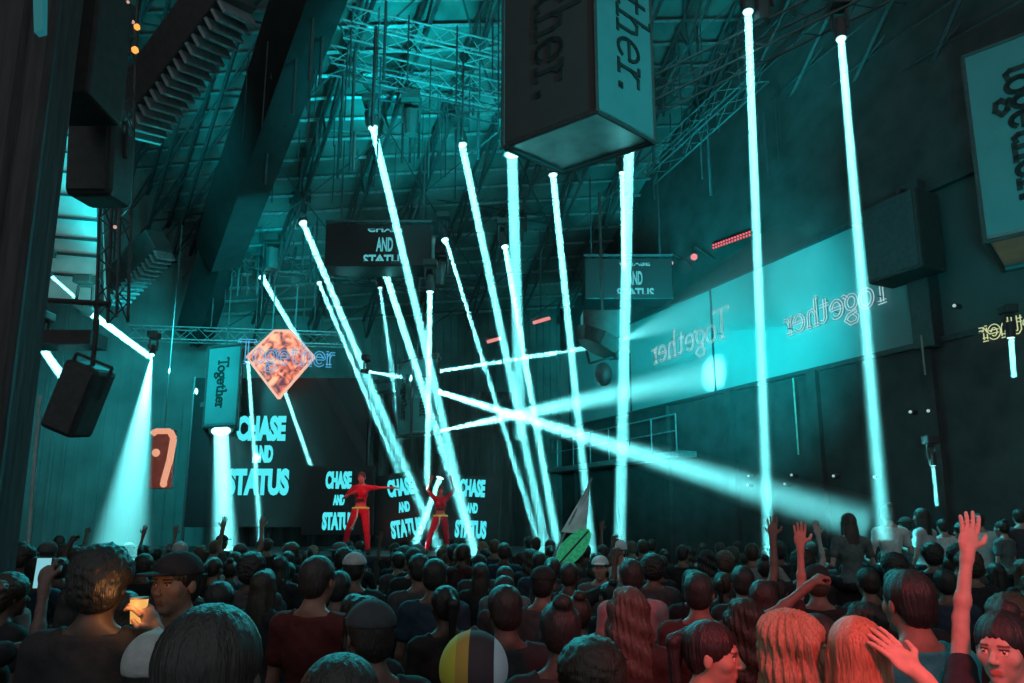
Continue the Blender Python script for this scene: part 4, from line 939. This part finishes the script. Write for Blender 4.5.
stand(1000, 612, 2.6, rz=rz, key='face_arm', hi=True, pose=((loc_dir((.32, .35, .9), rz), loc_dir((.25, .05, 1), rz), loc_dir((0, -1, 0), rz), 'open'), DN), female=True, hair='bun', haircol=(.02, .015, .018), skin=(.66, .4, .34), shirt=(.05, .05, .06), label='woman at right edge with red lit face, pale arm raised high', sleeve=.35)
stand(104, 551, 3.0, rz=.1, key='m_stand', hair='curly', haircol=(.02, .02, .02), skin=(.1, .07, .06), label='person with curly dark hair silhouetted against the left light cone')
AMB = P(143, 616, 3.0)
cup_pose = (DR, ((-.25, .65, -.4), (.35, .35, .9), (-.9, 0, .1), 'hold'))
hold_at(AMB, cup_pose, 1, math.radians(165), .985, key='m_cup', hi=True, hair='short', hat='cap', hatcol=(.03, .03, .035), skin=(.3, .18, .14), label='person in dark cap holding the amber glowing cup')
PHC = P(43, 573, 3.4)
hold_at(PHC, POSES['phone'], 0, -.2, .95, key='f_phone', hair='long', haircol=(.03, .025, .025), skin=(.15, .09, .08), label='person at left edge holding up a lit phone')
stand(372, 601, 2.75, rz=.5, key='m_stand', hair='short', hat='cap', hatcol=(.05, .055, .06), skin=(.16, .1, .09), label='person in grey cap with teal rim light, above the low dark head')
stand(318, 556, 4.0, rz=-.3, key='m_stand', hair='short', haircol=(.03, .02, .02), skin=(.3, .15, .12), shirt=(.1, .02, .02), label='man in dark red top left of the grey cap')
stand(631, 559, 5.2, rz=.05, key='m_stand', hair='short', haircol=(.03, .02, .02), skin=(.3, .17, .14), shirt=(.45, .2, .22), label='man in dusty pink shirt seen from behind below the broad beam')
stand(600, 556, 7.4, rz=math.pi-.2, key='m_stand', hair='short', hat='cap', hatcol=(.6, .65, .66), skin=(.4, .25, .2), shirt=(.1, .1, .1), label='person in white cap facing the camera right of the flag')
stand(619, 541, 9.4, rz=2.3, key='f_stand', hair='short', hat='beanie', hatcol=(.6, .65, .66), skin=(.45, .3, .25), shirt=(.5, .55, .55), label='person in pale beanie and white top at the broad vertical beam foot')
tj = stand(505, 566, 6.6, rz=.1, key='m_stand', hair='short', haircol=(.03, .02, .02), skin=(.3, .18, .14), shirt=(.12, .15, .16), label='person in dark jersey with white number 8 on the back')
b = font_mesh('8', .03); b.materials.append(mk('jersey_white', (.8, .85, .85), .7)); o = bpy.data.objects.new('jersey_number', b); COL.objects.link(o); o.parent = tj
o.matrix_basis = Matrix.Translation((-.07, -.135, 1.2)) @ Matrix.Rotation(math.pi/2, 4, 'X') @ Matrix.Scale(.22, 4)
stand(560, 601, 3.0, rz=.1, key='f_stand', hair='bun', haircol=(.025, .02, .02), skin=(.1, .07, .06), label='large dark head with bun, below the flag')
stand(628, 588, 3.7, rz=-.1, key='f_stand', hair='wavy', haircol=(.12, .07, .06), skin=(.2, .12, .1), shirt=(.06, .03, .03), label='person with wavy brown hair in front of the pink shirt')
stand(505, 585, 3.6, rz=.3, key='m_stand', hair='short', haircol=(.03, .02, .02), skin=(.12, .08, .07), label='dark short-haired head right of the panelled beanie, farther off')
# raised arms
stand(698, 572, 4.3, rz=-.35, key='m_point', pose=(((.8, .35, .35), (.75, .2, .6), (0, -.3, 1), 'fist'), DN), hair='short', haircol=(.025, .02, .02), skin=(.3, .12, .1), shirt=(.1, .03, .03), label='person raising a clenched fist in the middle right of the crowd')
stand(742, 566, 5.4, rz=-.15, key='m_raise', hair='short', haircol=(.02, .02, .02), skin=(.18, .1, .08), label='person with one dark arm raised before the left tall beam foot')
stand(762, 580, 4.6, rz=-.3, key='f_raise', hair='long', haircol=(.05, .02, .02), skin=(.6, .2, .17), shirt=(.1, .02, .03), label='person with red lit arm raised right of the left tall beam')  # red light on the arm put into the skin colour
stand(800, 556, 7.4, rz=0, key='f_both', hair='long', haircol=(.03, .025, .025), skin=(.35, .3, .28), shirt=(.2, .25, .25), label='person with both pale arms up left of the shoulder sitters')
# on shoulders
def on_shoulders(px, py, Y, hair, hc, shirt, lab, lab2, rz=0):
    p = P(px, py, Y); seat = p.z-.79; s = .95; zc = seat/.95/1.44*1.0
    person((p.x, Y, p.z-1.765*s), rz, 'f_sit', lab, hair=hair, haircol=hc, shirt=shirt, skin=(.4, .28, .24), scale=s, pose='sway', legs='sit', female=True)
    person((p.x, Y+.16, 0), rz, 'm_stand', lab2, hair='short', haircol=dk, skin=(.1, .07, .06), scale=(p.z-1.765*s+.9*s)/1.5); OCC.append((p.x, Y+.1))
on_shoulders(848, 513, 8.3, 'long', (.05, .04, .04), (.1, .13, .13), 'long-haired woman sitting on shoulders beside the rightmost tall beam', 'man carrying the long-haired woman on his shoulders')
on_shoulders(887, 505, 8.9, 'bun', (.06, .05, .05), (.5, .55, .55), 'woman in white top on shoulders, lit by the rightmost beam', 'man carrying the woman in white top on his shoulders')
# raised platform at the right with guests
m = MB(); m.box((6.6, 10.0, .28), (3.0, 2.2, .56)); tag(m.build('platform', M['black'], bevel=.02), 'low black platform at right carrying the raised guests', 'platform')
VIP = [(921, 508, 9.6, 'f_stand', 'long', None, (.4, .45, .45), 'guest on the platform in grey top, nearest the dim upright lamp'), (942, 519, 10.3, 'm_sway', 'short', None, (.55, .6, .6), 'guest in white T-shirt behind the upright lamp on the platform'),
       (961, 524, 9.7, 'f_sway', 'curly', None, (.06, .07, .07), 'curly haired guest in black on the platform'), (978, 513, 10.2, 'm_stand', 'short', None, (.6, .65, .65), 'man in bright pale shirt on the platform, broad back'),
       (1001, 521, 9.9, 'f_stand', 'bun', None, (.1, .14, .14), 'guest with bun on the platform, second from right edge'), (1018, 509, 10.4, 'm_raise', 'short', None, (.05, .05, .06), 'guest at the far right of the platform raising one arm'),
       (905, 517, 10.1, 'm_stand', 'short', 'cap', (.12, .16, .16), 'guest in cap at the left end of the platform')]
for px, py, Y, key, hr, ht, sh, lab in VIP:
    stand(px, py, Y, base=.56, rz=random.uniform(-.6, .9), key=key, hair=hr, hat=ht, shirt=sh, skin=(.35, .25, .22), label=lab, group='guests on the right platform')
# --- the packed floor
HC = [((.014, .012, .012), 'black'), ((.03, .02, .015), 'dark brown'), ((.07, .04, .025), 'brown'), ((.2, .13, .08), 'fair')]
SC = [((.02, .02, .022), 'black'), ((.05, .05, .055), 'grey'), ((.2, .23, .24), 'pale'), ((.06, .02, .022), 'dark red'), ((.02, .04, .06), 'navy')]
HN = {'short': 'short', 'long': 'long', 'bun': 'pinned up', 'curly': 'curly', 'ponytail': 'tied back', 'wavy': 'wavy'}
PN = {'m_stand': 'standing', 'f_stand': 'standing', 'm_sway': 'dancing with bent arms', 'f_sway': 'dancing with bent arms', 'm_raise': 'one arm raised', 'f_raise': 'one arm raised', 'f_both': 'both arms raised', 'm_both': 'both arms raised', 'm_fist': 'fist in the air', 'f_phone': 'hands held up'}
def zone(px, Y):
    a = 'at far left' if px < 170 else 'left of the stage screens' if px < 330 else 'in front of the dancers' if px < 490 else 'by the flag' if px < 640 else 'below the gallery glass' if px < 820 else 'towards the right platform'
    d = 'near the camera' if Y < 3.6 else 'in the middle rows' if Y < 7.5 else 'in the far rows'
    return a+' '+d
Y = 2.3; n_p = 0; row = 0
while Y < 13.4:
    half = .76*Y; st = .62+.012*Y; x = -half+(row % 2)*st*.5
    while x < half:
        xx = x+random.uniform(-.12, .12); yy = Y+random.uniform(-.16, .16); x += st
        if any((xx-a)**2+(yy-b)**2 < .16 for a, b in OCC) or (yy > 9.0 and xx > 5.0) or (yy < 5.6 and xx < -3.3): continue
        px = 512+F*xx/(yy*.97)
        if 70 < px < 150 and yy > 3 and yy < 11 and random.random() < .4: continue
        fem = random.random() < .5; r = random.random()
        key = ('f_' if fem else 'm_')+('stand' if r < .64 or yy < 4.5 else 'sway' if r < .93 else 'raise' if r < .975 else 'both')
        if .95 < r < .97 and not fem and yy > 4.5: key = 'm_fist'
        hk = random.choice(['long', 'long', 'bun', 'ponytail', 'wavy']) if fem else random.choice(['short', 'short', 'short', 'curly'])
        hc, hn = random.choices(HC, [6, 4, 1.5, .6 if fem and yy > 4 else .1])[0]; scol, sn = random.choices(SC, [8, 3, 1.2, 1.2, 2])[0]; hat = None
        if not fem and hk == 'short' and random.random() < .22: hat = random.choice(['cap', 'cap', 'beanie', 'bucket'])
        hcol, hcn = random.choice([((.03, .03, .03), 'black'), ((.4, .42, .42), 'pale'), ((.1, .1, .1), 'grey')])
        z = zone(px, yy); look = f'{hcn} {hat.replace("bucket", "bucket hat")}' if hat else f'{HN[hk]} {hn} hair'
        lab = f'person with {look}, {sn} top, {PN[key]} {z}'
        w = lab.split()
        if len(w) > 16: lab = f'person, {look}, {sn} top, {PN[key]} {z}'.replace('dancing with bent arms', 'dancing').replace('in front of the dancers', 'before the dancers').replace('in the ', '').replace('with ', '').replace('left of the stage screens', 'left of the screens').replace('towards the right platform', 'towards the platform').replace('standing ', '').replace(' the camera', ' camera')
        H = (1.66 if fem else 1.76)+random.uniform(-.07, .08)
        if yy < 4 and H > 1.72: H = 1.72
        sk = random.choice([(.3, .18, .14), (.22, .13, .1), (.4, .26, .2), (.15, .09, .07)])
        sk = tuple(c*(.35 if yy < 4.5 else .5) for c in sk)  # skin darkened by depth, crowd shade put into the colour
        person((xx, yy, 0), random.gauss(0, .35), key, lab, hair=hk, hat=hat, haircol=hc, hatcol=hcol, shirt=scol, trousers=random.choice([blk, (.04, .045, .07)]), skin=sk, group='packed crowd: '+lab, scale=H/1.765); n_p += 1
    Y += .66+.014*Y; row += 1
print('CROWD', n_p)
# --- things held by people
def phone(c, ax, up, label, lit='phone'):
    t = empty('mobile_phone', c, label=label, cat='phone'); n = ax.cross(up)
    m = MB(); m.box(c, (.075, .15, .009), axes=[ax, up, n]); m.build('casing', M['black'], t, bevel=.003); m = MB(); m.box(c+n*.0052, (.068, .138, .001), axes=[ax, up, n]); m.build('display', M[lit], t)
phone(PHC, V((1, 0, 0)), V((.05, 0, 1)).normalized(), 'lit phone held up at the left edge of the crowd')
c = AMB+V((.01, -.06, .03)); t = empty('drink_cup', c, label='amber glowing cup beside the dark cap at left', cat='cup')
m = MB(); m.cyl(c-V((0, 0, .05)), c+V((0, 0, .045)), .026, .034, 16); m.build('cup_body', M['amber'], t, smooth=True)
m = MB(); m.cyl(c+V((0, 0, .045)), c+V((0, 0, .052)), .037, .035, 16); m.build('lid', M['black'], t)
light('POINT', 'cup_glow', c+V((.0, -.08, .06)), c, 1.1, (1, .4, .12), .03)
# flag and green fan
pb = P(549, 566, 8.6); ptop = P(592, 478, 8.6); t = empty('pennant_flag', pb, label='pale teal pennant flag on slanting pole left of the broad vertical beam', cat='flag')
m = MB(); m.tube([pb-(ptop-pb)*.25, ptop], .014, 6); m.build('pole', M['steel_lit'], t)
N = 10; m = MB(); tipA = P(590, 482, 8.6); loA = P(561, 532, 8.6); outA = P(586, 534, 8.5); vs = []
for i in range(N+1):
    for j in range(N+1):
        u, v = i/N, j/N; p = tipA.lerp(loA, u); q = tipA.lerp(outA, u); r = p.lerp(q, v); r.y += .05*math.sin(u*9+v*6)*v; vs.append(r)
vs2 = [v+V((0, .012, 0)) for v in vs]; fs = [(i*(N+1)+j, i*(N+1)+j+1, (i+1)*(N+1)+j+1, (i+1)*(N+1)+j) for i in range(N) for j in range(N)]
m.add(vs+vs2, fs+[tuple(reversed([k+len(vs) for k in f])) for f in fs]); m.build('cloth', mk('pennant', (.55, .75, .78), .8), t, smooth=True)
c = P(574, 547, 8.4); t = empty('leaf_fan', c, label='bright green leaf shaped fan held up under the pennant flag', cat='fan')
m = MB(); R = Matrix.Rotation(.75, 3, 'Y'); pts = [c+R @ V((.13*math.cos(a)*(1-.1*math.sin(a)), 0, .27*math.sin(a))) for a in np.linspace(0, 2*math.pi, 25)[:-1]]
m.prism(pts, V((0, .012, 0))); m.build('blade', mk('leaf_green_glow', (.06, .55, .25), .6, .5, 20, emit=(.03, .5, .22), estr=.25), t)  # blade is no lamp; brightness put in as a faint glow
m = MB(); m.tube([c+R @ V((0, -.004, .25)), c+R @ V((0, -.004, -.5))], .012, 6)
m.build('handle', M['steel'], t)
hold_at(pb+V((0, .0, .05)), POSES['raise_r'], 0, .1, .95, key='m_raise', hair='short', haircol=dk, skin=(.2, .13, .1), label='person holding up the pennant flag pole')
hold_at(P(566, 566, 8.45), POSES['raise_r'], 0, -.1, .93, key='m_raise', hair='curly', haircol=dk, skin=(.2, .13, .1), label='person holding up the green leaf fan')
# red wash over the near right crowd
light('SPOT', 'red_crowd_wash', (1.1, 1.0, 2.85), (1.25, 2.7, 1.55), 125, (1, .05, .08), .1, 66, .6)
light('SPOT', 'red_crowd_wash', (2.6, 1.0, 3.4), (1.2, 4.8, 1.5), 12, (1, .05, .08), .15, 40, .9)
#ENDPEOPLE
# ------------------------------------------------------------------ LIGHTING of the room
w = bpy.data.worlds.new('world'); sc.world = w; w.use_nodes = True
bg = w.node_tree.nodes['Background']; bg.inputs[0].default_value = (.9, 1.0, 1.02, 1); bg.inputs[1].default_value = .31
# cyan floods on the roof
light('AREA', 'roof_flood', (-.6, 11.5, 7), P(420, 60, 14), 200, (.0, .85, .9), 2, spread=1.3)
light('AREA', 'roof_flood', (3.5, 12, 7), P(740, 80, 14), 70, (.0, .85, .9), 2, spread=1.0)
light('AREA', 'roof_flood', (-7, 11, 7), P(170, 100, 15), 70, (.0, .85, .9), 2, spread=1.0)
light('AREA', 'back_flood', P(270, 250, 15), P(250, 300, 20), 85, (.0, .85, .9), 2.5, spread=1.6)
light('SPOT', 'cladding_flood', P(120, 330, 10), P(76, 225, 12.5), 350, (.1, 1, 1), .3, 50, .8)
light('AREA', 'gallery_flood', (2.6, 9.6, 4.6), rw(700, 330), 330, (.0, .85, .9), 1.2, spread=1.15)
light('SPOT', 'lantern_flood', (6, 3.5, 7.5), P(626, 60, 9.4), 1300, (.02, .9, .95), .3, 40, .6)
light('SPOT', 'lantern_flood', (3.0, 3.5, 3.5), P(1005, 150, 9), 800, (.02, .9, .95), .3, 40, .6)
light('SPOT', 'lantern_flood', P(190, 361, 15), P(222, 390, 17), 40, (.1, .95, 1), .3, 40, .6)
light('SPOT', 'haze_wall_flood', P(140, 300, 14), P(170, 420, 19), 1300, (.02, .85, .9), .5, 90, .9)
# back light over the crowd from the stage
for x in (-7, -3, 1): light('SPOT', 'stage_backlight', (x, 14.5, 7.5), (x*.45, 4.5, 1.2), 900, (.03, .9, 1), .3, 62, .8)
# red front wash on the stage and on the near right crowd
light('SPOT', 'red_stage_wash', (-3, 8, 6), (-2.4, 14.4, 2.3), 850, (1, .03, .06), .2, 16, .5)

light('SPOT', 'guest_spot', (4.0, 13.0, 7.5), (6.0, 9.4, 1.6), 2600, (.05, .9, 1), .3, 40, .7)
if 0:
    for o in bpy.data.objects:
        if o.type == 'LIGHT' and not o.name.startswith('lamp_light'):
            q = o.location-V((0, 0, CAMZ)); zc = q.y*CP+q.z*SP; print('LT', o.name, round(512+F*q.x/zc), round(341.5+SH-F*(q.z*CP-q.y*SP)/zc))
link_lamps()
